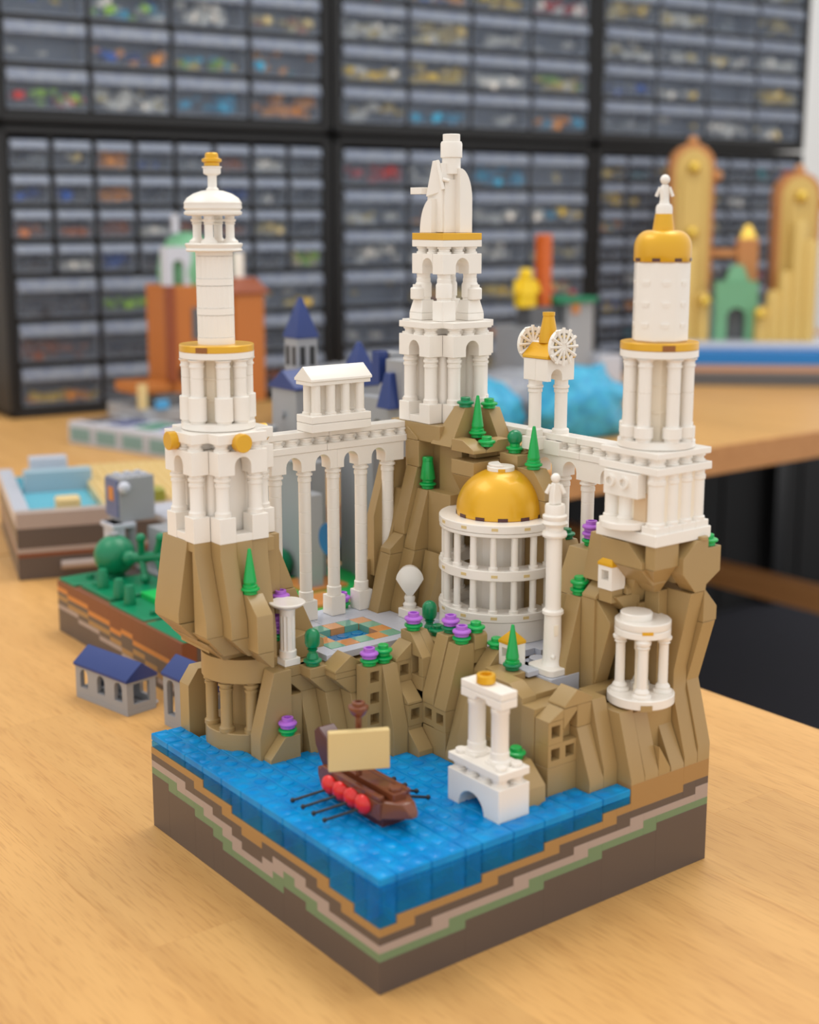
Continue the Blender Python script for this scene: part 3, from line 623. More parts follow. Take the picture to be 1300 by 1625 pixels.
# ------------------------------------------------------------------ arcade bridge from the left tower to the statue tower
Ab = thing('arcade_bridge', (12, 20.9, 10.8), 'white arcade on tall slim columns between left tower and statue tower', 'bridge')
xs = [7.9+2.02*k for k in range(5)]
sm = MB().lathe([(.44, 0), (.44, .5), (.4, .54), (.37, .56)]+sum([[(.37, q-.02), (.35, q), (.37, q+.02)] for q in (1.7, 2.9, 4.1, 5.3, 6.5)], [])+[(.37, 7.15), (.41, 7.18), (.41, 7.4), (.37, 7.42), (.37, 7.5), (.48, 7.55), (.48, 7.66), (.4, 7.7), (.42, 7.82)], seg=22).mesh('column', 0)
pm = MB().taper(-.5, .5, -.5, .5, 0, 1.2, .99).mesh('pedestal')
for k, x in enumerate(xs):
    part(Ab, 'column', sm, WHITE, at=(x, 20.9, 12.0))
    if k < 4: part(Ab, 'pedestal', pm, WHITE, at=(x, 20.9, 10.79))
for k in range(2):
    a, b = (xs[0]-.5, xs[2]) if k == 0 else (xs[2]+.005, xs[4]+.9)
    hs = [(xs[0]+1.01, .52, 20.2), (xs[1]+1.01, .52, 20.2)] if k == 0 else [(xs[2]+1.01, .52, 20.2), (xs[3]+1.01, .52, 20.2)]
    part(Ab, 'arch', MB().prism('y', arch_poly(a, b, 19.82, 20.95, hs), 20.42, 21.38), WHITE, bev=.018)
for a, b in ((5.6, 11.2), (11.22, 17.35)): part(Ab, 'deck', MB().box(a, b, 20.35, 21.4, 20.96, 21.36), WHITE, bev=.03)
for k in range(12): part(Ab, 'baluster', BALUSTER, WHITE, at=(6.0+k*1.01, 20.95, 21.36))
part(Ab, 'parapet', MB().box(5.6, 17.3, 21.0, 21.4, 21.37, 21.76), WHITE, bev=0)  # inner filler added to keep the gap behind the balusters light
for a, b in ((5.6, 11.5), (11.52, 17.3)): part(Ab, 'rail', MB().box(a, b, 20.6, 21.6, 21.77, 22.15), WHITE, bev=.03)
# small temple on the arcade
tp = thing('temple', (11.9, 20.6, 22.16), 'small white gabled temple standing on the arcade', 'temple')
part(tp, 'plinth', MB().box(9.75, 13.95, 19.75, 21.4, 22.16, 22.66), WHITE, bev=.03); part(tp, 'plinth', MB().box(9.75, 13.95, 19.75, 21.4, 22.68, 23.12), WHITE, bev=.03)
cm = MB().lathe([(.34, 0), (.34, .12), (.27, .15), (.27, 1.75)], seg=18).mesh('column', 0)
for k in range(4):
    for y in (20.15, 21.0): part(tp, 'column', cm, WHITE, at=(10.3+k*1.03, y, 23.12))
part(tp, 'entablature', MB().box(9.75, 13.95, 19.8, 21.4, 24.87, 25.1), WHITE, bev=.02)
part(tp, 'roof', MB().prism('x', [(19.7, 25.11), (19.7, 25.26), (20.6, 25.95), (21.5, 25.26), (21.5, 25.11)], 9.7, 14.0), WHITE, bev=.02)

# ------------------------------------------------------------------ statue tower
mx_, my_ = 19.6, 19.7
Mt = thing('tower', (mx_, my_, 22.2), 'white central tower of stacked arches with a square gold plate on top', 'tower')
notched_storey(Mt, mx_, my_, 22.2, 23.4, 26.2, 27.48, 27.9, 28.26, core=.95, colr=.38)
for i in (-1, 1):
    for j in (-1, 1):
        x, y = mx_+i, my_+j
        front = (i, j) == (-1, -1)
        if front or (i, j) == (1, 1):
            part(Mt, 'pedestal', MB().box(x-.5, x+.5, y-.5, y+.5, 28.27, 29.47), WHITE, bev=.025)
        else:
            part(Mt, 'pedestal', MB().taper(x-.62, x+.62, y-.62, y+.62, 28.27, 28.7, 1.0), WHITE, bev=.03)
            part(Mt, 'tapered_block', MB().taper(x-.62, x+.62, y-.62, y+.62, 28.71, 29.47, .72), WHITE, bev=.03)
        part(Mt, 'column', MB().lathe([(.44, 29.47), (.44, 29.6), (.5, 29.65), (.5, 30.4), (.46, 30.5), (.43, 30.52), (.43, 30.76), (.4, 30.8), (.42, 31.05)], x, y, seg=20), WHITE, bev=0)
        if i != j: part(Mt, 'outer_drum', MB().lathe([(.38, 29.5), (.44, 29.56), (.44, 30.15), (.38, 30.22), (.3, 30.24), (.3, 30.4), (0, 30.4)], x-.45 if i < 0 else x, y-.45 if j < 0 else y, seg=20), WHITE, bev=0)
for ax, p0, p1, q0, q1 in [('y', mx_-1.5, mx_+1.5, my_-1.5, my_-.5), ('y', mx_-1.5, mx_+1.5, my_+.5, my_+1.5), ('x', my_-.49, my_+.49, mx_-1.5, mx_-.5), ('x', my_-.49, my_+.49, mx_+.5, mx_+1.5)]:
    if ax == 'y': part(Mt, 'arch', MB().prism('y', arch_poly(p0, p1, 31.05, 32.25, [((p0+p1)/2, .5, 31.5)]), q0, q1), WHITE, bev=.02)
    else: part(Mt, 'arch', MB().prism('x', [(p0, 31.5)]+[(my_+.5*math.cos(math.pi*(1-k/8)), 31.5+.5*math.sin(math.pi*(1-k/8))) for k in range(1, 8)]+[(p1, 31.5), (p1, 32.25), (p0, 32.25)], q0, q1), WHITE, bev=.0)
for i in (-1, 0, 1):
    for j in (-1, 0, 1):
        if i or j: part(Mt, 'baluster', BALUSTER, WHITE, at=(mx_+i, my_+j, 32.25))
part(Mt, 'square_plate', MB().box(mx_-1.5, mx_+1.5, my_-1.5, my_+1.5, 32.65, 33.05), WHITE, bev=.02)
part(Mt, 'gold_plate', MB().box(mx_-1.5, mx_+1.5, my_-1.5, my_+1.5, 33.06, 33.46), GOLD, bev=.02)
st = thing('statue', (mx_, my_, 33.47), 'white robed brick statue on the gold plate of the central tower', 'statue')
x0, y0 = mx_, my_
def quarter(a0, z0, r, h, n=7): return [(a0+r*math.sin(math.pi/2*(1-k/n)), z0+h*(1-math.cos(math.pi/2*(1-k/n)))) for k in range(n+1)]
part(st, 'robe', MB().box(x0-.6, x0+.6, y0-.55, y0+.85, 33.47, 36.6), WHITE, bev=.03)
part(st, 'robe_side', MB().prism('y', [(x0+.2, 33.47), (x0+1.15, 33.47), (x0+1.15, 35.5)]+[(x0+.2+.95*math.cos(t), 35.4+1.85*math.sin(t)) for t in [math.pi/2*k/8 for k in range(1, 8)]]+[(x0+.2, 37.25)], y0-1.0, y0-.05), WHITE, bev=.02)
part(st, 'robe_fold', MB().prism('x', [(y0+.1, 33.47), (y0+1.2, 33.47)]+[(y0+.1+1.1*math.cos(t), 33.5+2.0*math.sin(t)) for t in [math.pi/2*k/8 for k in range(1, 8)]]+[(y0+.1, 35.5)], x0-1.15, x0-.3), WHITE, bev=.02)
part(st, 'robe_back', MB().prism('x', [(y0-.4, 33.5), (y0+1.0, 33.5)]+[(y0-.4+1.4*math.cos(t), 35.0+2.55*math.sin(t)) for t in [math.pi/2*k/8 for k in range(1, 8)]]+[(y0-.4, 37.55)], x0-.75, x0+.18), WHITE, bev=.02)
part(st, 'veil', MB().hull([(x0-.95, y0+.25, 37.7), (x0-.75, y0-.05, 37.7), (x0-1.05, y0+.75, 35.6), (x0-.65, y0-.45, 35.9), (x0-.5, y0+.6, 35.6), (x0-.6, y0-.05, 37.7), (x0-.5, y0-.4, 36.6)]), WHITE, bev=.03)
part(st, 'veil_fold', MB().rod((x0-.85, y0-.1, 37.7), (x0-.75, y0-.55, 36.0), .12).rod((x0-.75, y0-.5, 36.6), (x0-.45, y0-.75, 36.5), .12), WHITE, bev=0)
part(st, 'hand', MB().box(x0-1.25, x0-.75, y0+.9, y0+2.0, 35.75, 36.15), WHITE, bev=.02)
part(st, 'neck', MB().cyl(.56, 36.9, 37.9, x0+.15, y0-.2), WHITE, bev=0)
part(st, 'head', MB().lathe([(.62, 37.86), (.65, 37.9), (.65, 38.68), (.6, 38.8), (.5, 38.84)], x0+.15, y0-.2, seg=28), WHITE, bev=0)
part(st, 'crown', MB().cyl(.52, 38.82, 39.24, x0+.15, y0-.2, seg=28), WHITE, bev=0)

# ------------------------------------------------------------------ right bridge and wheel gate
Rb = thing('arcade_bridge', (21.1, 9.5, 10.8), 'short white arcade joining the mountain to the right domed tower', 'bridge')
ys = [8.8, 10.8, 12.8]
rcm = MB().lathe([(.37, 0)]+sum([[(.37, q-.02), (.35, q), (.37, q+.02)] for q in (1.1, 2.3, 3.5)], [])+[(.37, 4.15), (.41, 4.18), (.41, 4.4), (.37, 4.42), (.37, 4.5), (.48, 4.55), (.48, 4.66), (.4, 4.7), (.42, 4.82)], seg=22).mesh('column', 0)
for y in ys: part(Rb, 'column', rcm, WHITE, at=(21.15, y, 15.0))
part(Rb, 'arch', MB().prism('x', arch_poly(5.0, 13.4, 19.82, 20.95, [(6.8, .55, 20.2), (7.8-.0, .0001, 20.2), (9.8, .55, 20.2), (11.8, .55, 20.2)][:1]+[(9.8, .55, 20.2), (11.8, .55, 20.2)]), 20.65, 21.6), WHITE, bev=.0)
for a, b in ((4.4, 9.0), (9.02, 13.4)): part(Rb, 'deck', MB().box(20.6, 21.65, a, b, 20.96, 21.36), WHITE, bev=.03)
for k in range(9): part(Rb, 'baluster', BALUSTER, WHITE, at=(21.15, 4.9+k*1.0, 21.36))
part(Rb, 'parapet', MB().box(21.2, 21.6, 4.4, 13.4, 21.37, 21.76), WHITE, bev=0)  # same added filler, lightening the gap below this rail
for a, b in ((4.4, 9.5), (9.52, 17.1)): part(Rb, 'rail', MB().box(20.8, 21.8, a, b, 21.77, 22.15), WHITE, bev=.03)
part(Rb, 'rail_block', MB().box(20.55, 21.6, 10.6, 12.4, 20.96, 21.76), WHITE, bev=.02)
wg = thing('wheel_gate', (21.0, 12.0, 22.16), 'white two-column gate with gold roof and spoked wheels on the right bridge', 'gate')
gm = MB().lathe([(.5, 0), (.5, .6), (.46, .66), (.37, .7), (.37, 2.75), (.42, 2.78), (.42, 2.95), (.37, 2.98), (.47, 3.04), (.47, 3.15), (.4, 3.2), (.4, 3.5)], seg=20).mesh('column', 0)
for x, y in ((20.3, 12.4), (21.4, 11.4)): part(wg, 'column', gm, WHITE, at=(x, y, 21.75)); part(wg, 'column_foot', MB().box(x-.52, x+.52, y-.52, y+.52, 21.2, 21.95), WHITE)
part(wg, 'arch', MB().prism('y', arch_poly(19.82, 21.92, 25.25, 26.5, [(20.55, .42, 25.5)]), 10.9, 11.9), WHITE, bev=.02)
part(wg, 'head_block', MB().box(19.82, 21.92, 11.91, 12.9, 25.25, 26.5), WHITE, bev=.02)
part(wg, 'gold_roof', MB().prism('y', [(19.76, 26.51), (19.76, 26.66), (20.5, 27.35), (21.25, 27.35), (21.98, 26.66), (21.98, 26.51)], 10.85, 12.95), GOLD, bev=.02)
part(wg, 'gold_cone', MB().lathe([(.54, 27.35), (.54, 27.7), (.33, 28.85), (.36, 28.88), (.36, 29.08)], 20.88, 12.0, seg=20), GOLD, bev=0)
part(wg, 'axle', MB().rod((20.65, 10.6, 27.25), (20.65, 13.2, 27.25), .18), WHITE, bev=0)
for y in (10.62, 13.2):
    R = Matrix.Translation((20.65, y, 27.22)) @ Matrix.Rotation(math.pi/2, 4, 'X')
    wh = MB().lathe([(.98, -.12), (.98, .12), (.78, .12), (.78, -.12), (.98, -.12)], seg=32, M=R).lathe([(0, -.16), (.3, -.16), (.34, 0), (.3, .16), (0, .16)], seg=20, M=R).lathe([(0, -.1), (.8, -.1), (.8, .0), (0, .0)], seg=32, M=R)
    part(wg, 'wheel', wh, WHITE, bev=0)
    for k in range(12):
        a = 2*math.pi*k/12; c_, s_ = math.cos(a), math.sin(a)
        part(wg, 'spoke', MB().rod((20.65+.2*c_, y-.12, 27.22+.2*s_), (20.65+1.08*c_, y-.12, 27.22+1.08*s_), .1, 6), WHITE, bev=0)
        part(wg, 'spoke_gap', MB().ball((20.65+.6*math.cos(a+.26), y-.1, 27.22+.6*math.sin(a+.26)), .09, seg=8, n=4), TAN, bev=0)

# ------------------------------------------------------------------ right tower
rx, ry = 19.5, 2.3
Rt = thing('tower', (rx, ry, 18.0), 'white right tower with gold ring, gold dome and tiny white figure on top', 'tower')
part(Rt, 'footing', MB().box(rx-2.1, rx+2.1, ry-2.1, ry+2.1, 18.03, 18.65), WHITE, bev=.03)
part(Rt, 'inner_wall', MB().box(rx-1.55, rx+1.7, ry-1.7, ry+1.7, 18.65, 21.65), WARM_WHITE, bev=.02)
rc = MB().lathe([(.5, 0), (.5, .5), (.42, .56), (.42, 2.45), (.47, 2.5), (.47, 2.7), (.42, 2.74), (.42, 2.98)], seg=18).mesh('column', 0)
done = set()
for k in range(4):
    for x, y in ((rx-1.5+k, ry-1.5), (rx-1.5, ry-1.5+k), (rx+1.5, ry-1.5+k), (rx-1.5+k, ry+1.5)):
        key = (round(x, 2), round(y, 2))
        if key in done: continue
        done.add(key)
        if abs(x-(rx-1.5)) < .01 and abs(y-(ry-.5)) < .01: continue
        part(Rt, 'column', rc, WHITE, at=(x, y, 18.65)); part(Rt, 'column_foot', MB().box(x-.5, x+.5, y-.5, y+.5, 18.62, 19.0), WHITE, bev=.03)
        part(Rt, 'baluster', BALUSTER, WHITE, at=(x, y, 22.06))
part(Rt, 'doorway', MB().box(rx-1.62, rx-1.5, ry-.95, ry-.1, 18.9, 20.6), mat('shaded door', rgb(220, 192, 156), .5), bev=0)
part(Rt, 'lintel', MB().box(rx-2.25, rx-1.6, ry-.9, ry+1.5, 20.35, 21.62), WHITE, bev=.03)
for y in (ry-.0, ry+.95):
    R = Matrix.Translation((rx-2.22, y, 21.1)) @ Matrix.Rotation(-math.pi/2, 4, 'Y')
    part(Rt, 'hollow_stud', MB().lathe([(.32, 0), (.32, .2), (.2, .2), (.2, .02), (0, .02)], seg=20, M=R), WHITE, bev=0)
part(Rt, 'balcony', MB().lathe([(1.25, 18.72), (1.3, 18.76), (1.3, 19.05), (1.26, 19.1), (0, 19.1)], rx-1.75, ry+.35, seg=30, a0=math.pi/2-.2, a1=math.pi*1.5+.2), WHITE, bev=0)
part(Rt, 'cornice', MB().box(rx-2.05, rx+2.05, ry-2.05, ry+2.05, 21.65, 22.05), WHITE, bev=.03)
part(Rt, 'gap_filler', MB().box(rx-1.5, rx+1.5, ry-1.5, ry+1.5, 22.05, 22.46), WHITE, bev=0)  # white block added where the gap between cornices would go dark
part(Rt, 'cornice', MB().box(rx-2.0, rx+2.0, ry-2.0, ry+2.0, 22.47, 22.8), WHITE, bev=.03)
part(Rt, 'baluster', BALUSTER, WHITE, at=(rx-1.5, ry-.5, 22.06))
ring_storey(Rt, rx, ry, 22.8, 27.4, 23.97, 23.4, .32, 1.05)
part(Rt, 'round_plate', MB().lathe([(1.9, 27.4), (1.99, 27.45), (1.99, 27.8)], rx, ry, seg=40), WHITE, bev=0)
part(Rt, 'gold_ring', MB().lathe([(1.96, 27.81), (1.99, 27.84), (1.99, 28.16), (1.95, 28.2), (0, 28.2)], rx, ry, seg=40), GOLD, bev=0)
ring_notch(Rt, rx, ry, 27.82, 236)
oc = [(rx+1.45*math.cos(math.radians(22.5+45*k+YAW*57.3)), ry+1.45*math.sin(math.radians(22.5+45*k+YAW*57.3))) for k in range(8)]
part(Rt, 'drum', MB().prism('z', oc, 28.2, 32.2), WHITE, bev=.08)
for k in range(8):
    a = math.radians(45+45*k+YAW*57.3-45); c_, s_ = math.cos(a), math.sin(a); rr = 1.45*math.cos(math.pi/8)
    for q in range(3):
        z = 29.05+q*1.05
        m = MB().box(rr-.06, rr+.05, -.22, .22, z, z+.1).box(rr-.06, rr+.035, -.2, .2, z-.12, z).turn(a)
        m.v = [(p[0]+rx, p[1]+ry, p[2]) for p in m.v]
        part(Rt, 'window_ledge', m, WHITE, bev=0)
part(Rt, 'gold_dome', MB().lathe([(1.42, 32.2), (1.44, 32.24), (1.44, 32.8)]+[(.72+.72*math.cos(t), 32.9+.85*math.sin(t)) for t in [math.pi/2*k/9 for k in range(10)]]+[(0, 33.75)], rx, ry, seg=40), GOLD, bev=0)
for a in (210, 255, 300, 345, 30, 75, 120, 165):
    a = math.radians(a); m = MB().box(1.36, 1.452, -.2, .2, 32.22, 32.38).turn(a); m.v = [(p[0]+rx, p[1]+ry, p[2]) for p in m.v]
    part(Rt, 'dome_notch', m, DARK_BROWN, bev=0)
part(Rt, 'gold_cone', MB().lathe([(.56, 33.7), (.44, 34.55), (0, 34.55)], rx, ry, seg=24), GOLD, bev=0)
fg = thing('figure', (rx, ry, 34.55), 'tiny white trophy figure topping the right gold dome', 'figurine')
part(fg, 'plinth', MB().lathe([(.42, 34.55), (.42, 34.85), (.36, 35.0), (.26, 35.05), (.24, 35.2), (0, 35.2)], rx, ry, seg=18), WHITE, bev=0)
part(fg, 'body', MB().hull([(rx+i*.2, ry+j*.14, 35.1) for i in (-1, 1) for j in (-1, 1)]+[(rx+i*.26, ry+j*.13, 35.75) for i in (-1, 1) for j in (-1, 1)]+[(rx+i*.16, ry+j*.1, 35.98) for i in (-1, 1) for j in (-1, 1)]), WHITE, bev=.03)
part(fg, 'arm', MB().rod((rx-.18, ry+.14, 35.85), (rx-.3, ry+.28, 35.4), .08), WHITE, bev=0); part(fg, 'arm', MB().rod((rx+.18, ry-.14, 35.85), (rx+.3, ry-.28, 35.4), .08), WHITE, bev=0)
part(fg, 'head', MB().ball((rx, ry, 36.22), .25), WHITE, bev=0)
# ------------------------------------------------------------------ gold-domed rotunda
dx, dy = 18.1, 12.8
Dm = thing('rotunda', (dx, dy, 10.8), 'white round colonnaded temple with a large gold dome', 'temple')
R8 = 3.55
def annulus(r0, r1, z0, z1): return MB().lathe([(r0, z0), (r1-.03, z0), (r1, z0+.04), (r1, z1-.04), (r1-.03, z1), (r0, z1), (r0, z0)], dx, dy, seg=64)
part(Dm, 'drum_base', MB().lathe([(R8-.05, 10.8), (R8-.05, 12.0)], dx, dy, seg=64), WHITE, bev=0)
part(Dm, 'ring', annulus(2.4, R8, 12.02, 12.5), WHITE, bev=0)
part(Dm, 'ring', annulus(2.4, R8, 14.42, 15.0), WHITE, bev=0)
part(Dm, 'ring', annulus(2.3, R8-.03, 16.9, 17.1), WHITE, bev=0); part(Dm, 'top_ring', annulus(2.2, R8, 17.12, 17.6), WHITE, bev=0)
c1 = MB().lathe([(.28, 0), (.28, .16), (.2, .2), (.2, 1.9), (.24, 1.92)], seg=12).mesh('column', 0)
c2 = MB().lathe([(.28, 0), (.28, .16), (.2, .2), (.2, 1.88), (.24, 1.9)], seg=12).mesh('column', 0)
for k in range(17):
    a = 2*math.pi*(k+.5)/17
    for zz, me in ((12.5, c1), (15.0, c2)): part(Dm, 'column', me, WHITE, at=(dx+3.2*math.cos(a), dy+3.2*math.sin(a), zz))
for k in range(12):
    a = math.radians(180+14+30*k)
    for zz in (12.2, 14.62, 17.3):
        m = MB().box(R8-.1, R8+.012, -.18, .18, zz, zz+.16).turn(a); m.v = [(p[0]+dx, p[1]+dy, p[2]) for p in m.v]
        part(Dm, 'notch', m, TAN, bev=0)
part(Dm, 'inner_drum', MB().prism('z', [(dx+1.6*math.cos(math.radians(45*k+10)), dy+1.6*math.sin(math.radians(45*k+10))) for k in range(8)], 12.0, 17.1), WHITE, bev=.03)
part(Dm, 'gold_dome', MB().lathe([(2.5, 17.6), (2.55, 17.64), (2.55, 17.9)]+[(2.55*math.cos(t), 17.9+2.35*math.sin(t)) for t in [math.pi/2*k/14 for k in range(1, 14)]]+[(0, 20.25)], dx, dy, seg=64), GOLD, bev=0)
for k in range(12):
    a = math.radians(180+22+30*k)
    m = MB().box(2.4, 2.565, -.28, .28, 17.6, 17.8).turn(a); m.v = [(p[0]+dx, p[1]+dy, p[2]) for p in m.v]
    part(Dm, 'dome_notch', m, DARK_BROWN, bev=0)
part(Dm, 'dome_cap', MB().lathe([(.75, 20.02), (.8, 20.06), (.8, 20.34), (.76, 20.38), (0, 20.38)], dx, dy, seg=30), WHITE, bev=0)
part(Dm, 'dome_cap_lid', MB().prism('z', [(dx+.74*math.cos(math.radians(a)), dy+.74*math.sin(math.radians(a))) for a in range(60, 241, 15)], 20.38, 20.52), WHITE, bev=.02)
m = MB().box(.6, .82, -.2, .2, 20.0, 20.3).turn(math.radians(232)); m.v = [(p[0]+dx, p[1]+dy, p[2]) for p in m.v]; part(Dm, 'gold_clip', m, GOLD, bev=.02)

# ------------------------------------------------------------------ tall white column with a figure
ox, oy = 16.0, 6.05
Ob = thing('monument_column', (ox, oy, 9.2), 'tall white column with ringed capital and small figure, beside the rotunda', 'column')
part(Ob, 'grey_block', MB().box(ox-1.1, ox+1.0, oy-1.1, oy+1.0, 9.0, 10.32), LIGHT_GREY, bev=.02)
rq = []
for qx, qy, a0 in ((1, 1, 0), (-1, 1, 90), (-1, -1, 180), (1, -1, 270)):
    for t in range(0, 91, 18): rq.append((ox+qx*.65+.35*math.cos(math.radians(a0+t)), oy+qy*.65+.35*math.sin(math.radians(a0+t))))
part(Ob, 'plinth', MB().prism('z', rq, 10.33, 10.72), WHITE, bev=.04)
part(Ob, 'pillar', MB().lathe([(.6, 10.72), (.55, 10.82), (.52, 11.0), (.5, 11.3), (.46, 13.3), (.46, 13.5)], ox, oy, seg=24), WHITE, bev=0)
part(Ob, 'collar', MB().lathe([(.5, 13.5), (.58, 13.56), (.58, 13.72), (.5, 13.8)], ox, oy, seg=24), WHITE, bev=0)
part(Ob, 'shaft', MB().lathe([(.42, 13.8), (.42, 17.72)], ox, oy, seg=24), WHITE, bev=0)
part(Ob, 'capital', MB().lathe([(.42, 17.7), (.64, 17.78), (.68, 17.9), (.62, 18.05), (.48, 18.12), (.48, 18.3), (.62, 18.4), (.7, 18.52), (.6, 18.68), (.66, 18.8), (.66, 18.92), (.54, 19.0), (.54, 19.4), (.5, 19.52), (0, 19.52)], ox, oy, seg=28), WHITE, bev=0)
part(Ob, 'niche', MB().box(ox-.12, ox+.12, oy-.52, oy-.44, 12.4, 13.0).turn(-.35, (ox, oy)), WARM_WHITE, bev=.02)
part(Ob, 'knob', MB().ball((ox-.3, oy-.4, 11.25), .14), WHITE, bev=0)
part(Ob, 'figure_body', MB().hull([(ox+i*.3, oy+j*.22, 19.52) for i in (-1, 1) for j in (-1, 1)]+[(ox+i*.3, oy+j*.2, 20.1) for i in (-1, 1) for j in (-1, 1)]+[(ox+i*.2, oy+j*.16, 20.68) for i in (-1, 1) for j in (-1, 1)]), WHITE, bev=.05)
part(Ob, 'figure_arm', MB().rod((ox-.2, oy+.15, 20.55), (ox-.36, oy+.3, 20.1), .11), WHITE, bev=0); part(Ob, 'figure_arm', MB().rod((ox+.2, oy-.15, 20.55), (ox+.36, oy-.3, 20.1), .11), WHITE, bev=0)
part(Ob, 'figure_head', MB().ball((ox, oy, 20.92), .26), WHITE, bev=0)

# ------------------------------------------------------------------ pillar with a dish on top
px_, py_ = 5.55, 16.15
px_, py_ = 5.25, 15.6
pd = thing('pillar', (px_, py_, 10.36), 'white fluted pillar topped by a shallow dish at the left cliff edge', 'pillar')
part(pd, 'foot', MB().box(px_-.5, px_+.5, py_-.5, py_+.5, 10.37, 10.77), WHITE, bev=.03)
part(pd, 'base', MB().lathe([(.46, 10.77), (.48, 10.8), (.48, 11.15), (.42, 11.2)], px_, py_, seg=20), WHITE, bev=0)
pts = [(px_+(.42-(.05 if k % 2 else 0))*math.cos(2*math.pi*k/24), py_+(.42-(.05 if k % 2 else 0))*math.sin(2*math.pi*k/24)) for k in range(24)]
part(pd, 'shaft', MB().prism('z', pts, 11.2, 13.15), WHITE, bev=0)
part(pd, 'dish', MB().lathe([(.42, 13.15), (.44, 13.5), (.7, 13.6), (.98, 13.78), (1.0, 13.86), (.96, 13.9), (.4, 13.86), (0, 13.84)], px_, py_, seg=36), WHITE, bev=0)

# ------------------------------------------------------------------ shell sculpture
sh = thing('shell_sculpture', (15.0, 17.6, 10.8), 'white scallop shell standing on a white block behind the pool', 'sculpture')
part(sh, 'block', MB().box(14.6, 15.7, 17.0, 18.0, 10.79, 11.35), WHITE, bev=.03)
part(sh, 'hinge', MB().lathe([(.36, 11.35), (.42, 11.6), (.3, 11.75), (.34, 12.0), (.28, 12.15)], 15.1, 17.5, seg=16), WHITE, bev=0)
n = 20; rows = 9; vs = []
for r in range(rows+1):
    v = .08+.92*r/rows
    for i in range(n+1):
        u = i/n*2-1; ph = u*.72; R_ = 2.0-.42*abs(u)**2.4; d_ = R_*v
        dep_ = .42*math.sin(math.pi*min(1, .1+v*.82))*math.cos(ph*.9)+.05*v*(i % 2)
        s_ = d_*math.sin(ph)*.8; z = 11.95+d_*math.cos(ph)
        vs.append((15.1+s_*.79-dep_*.6, 17.5-s_*.61-dep_*.79, z))
N = len(vs); vs2 = [(15.1+(p[0]-15.1)*.9+.22, 17.5+(p[1]-17.5)*.9+.3, p[2]) for p in vs]; fs = []
for r in range(rows):
    for i in range(n):
        a = r*(n+1)+i; fs += [(a, a+1, a+n+2, a+n+1), (N+a, N+a+n+1, N+a+n+2, N+a+1)]
rim = [i for i in range(n+1)]+[r*(n+1)+n for r in range(1, rows+1)]+[rows*(n+1)+i for i in range(n-1, -1, -1)]+[r*(n+1) for r in range(rows-1, 0, -1)]
for a, b in zip(rim, rim[1:]+rim[:1]): fs.append((a, N+a, N+b, b))
part(sh, 'shell', MB().add(vs+vs2, fs), WHITE, bev=0, ang=50)

# ------------------------------------------------------------------ round pavilion in the right crag
vx, vy = 18.15, 1.55
Pv = thing('pavilion', (vx, vy, 9.5), 'small white round pavilion set into the right crag', 'pavilion')
part(Pv, 'floor_plate', MB().lathe([(1.7, 9.5), (1.76, 9.55), (1.76, 9.98), (1.7, 10.02), (0, 10.02)], vx, vy, seg=40), WHITE, bev=0)
m = MB().box(1.3, 1.78, -.3, .3, 9.48, 9.8).turn(math.radians(233)); m.v = [(p[0]+vx, p[1]+vy, p[2]) for p in m.v]; part(Pv, 'floor_notch', m, ROCK, bev=0)
pc = MB().lathe([(.5, 0), (.52, .06), (.5, .14), (.36, .22), (.4, .3), (.36, .38), (.26, .5), (.25, 2.6), (.34, 2.68), (.28, 2.76), (.4, 2.86), (.42, 3.0), (.34, 3.06), (.34, 3.15)], seg=16).mesh('column', 0)
for i, j in ((-.75, -.75), (.75, -.75), (-.75, .75), (.75, .75)): part(Pv, 'column', pc, WHITE, at=(vx+i*1.05, vy+j*1.05, 10.02))
part(Pv, 'inner_post', MB().lathe([(.42, 10.02), (.42, 10.3), (.36, 10.4), (.36, 12.2), (.42, 12.3), (.42, 13.2)], vx, vy, seg=14), WARM_WHITE, bev=0)
part(Pv, 'roof_ring', MB().lathe([(1.4, 13.15), (1.46, 13.2), (1.46, 13.5), (1.42, 13.54), (0, 13.54)], vx, vy, seg=40), WHITE, bev=0)
part(Pv, 'roof_plate', MB().lathe([(1.44, 13.56), (1.46, 13.6), (1.46, 13.92), (1.42, 13.96), (0, 13.96)], vx, vy, seg=40), WHITE, bev=0)
part(Pv, 'roof_cap', MB().lathe([(.82, 13.96), (.84, 14.0), (.84, 14.3), (.8, 14.34), (0, 14.34)], vx-.3, vy+.2, seg=30), WHITE, bev=0)
m = MB().box(1.38, 1.475, -.28, .28, 13.45, 13.62).turn(math.radians(233)); m.v = [(p[0]+vx, p[1]+vy, p[2]) for p in m.v]; part(Pv, 'gold_slot', m, GOLD, bev=0)

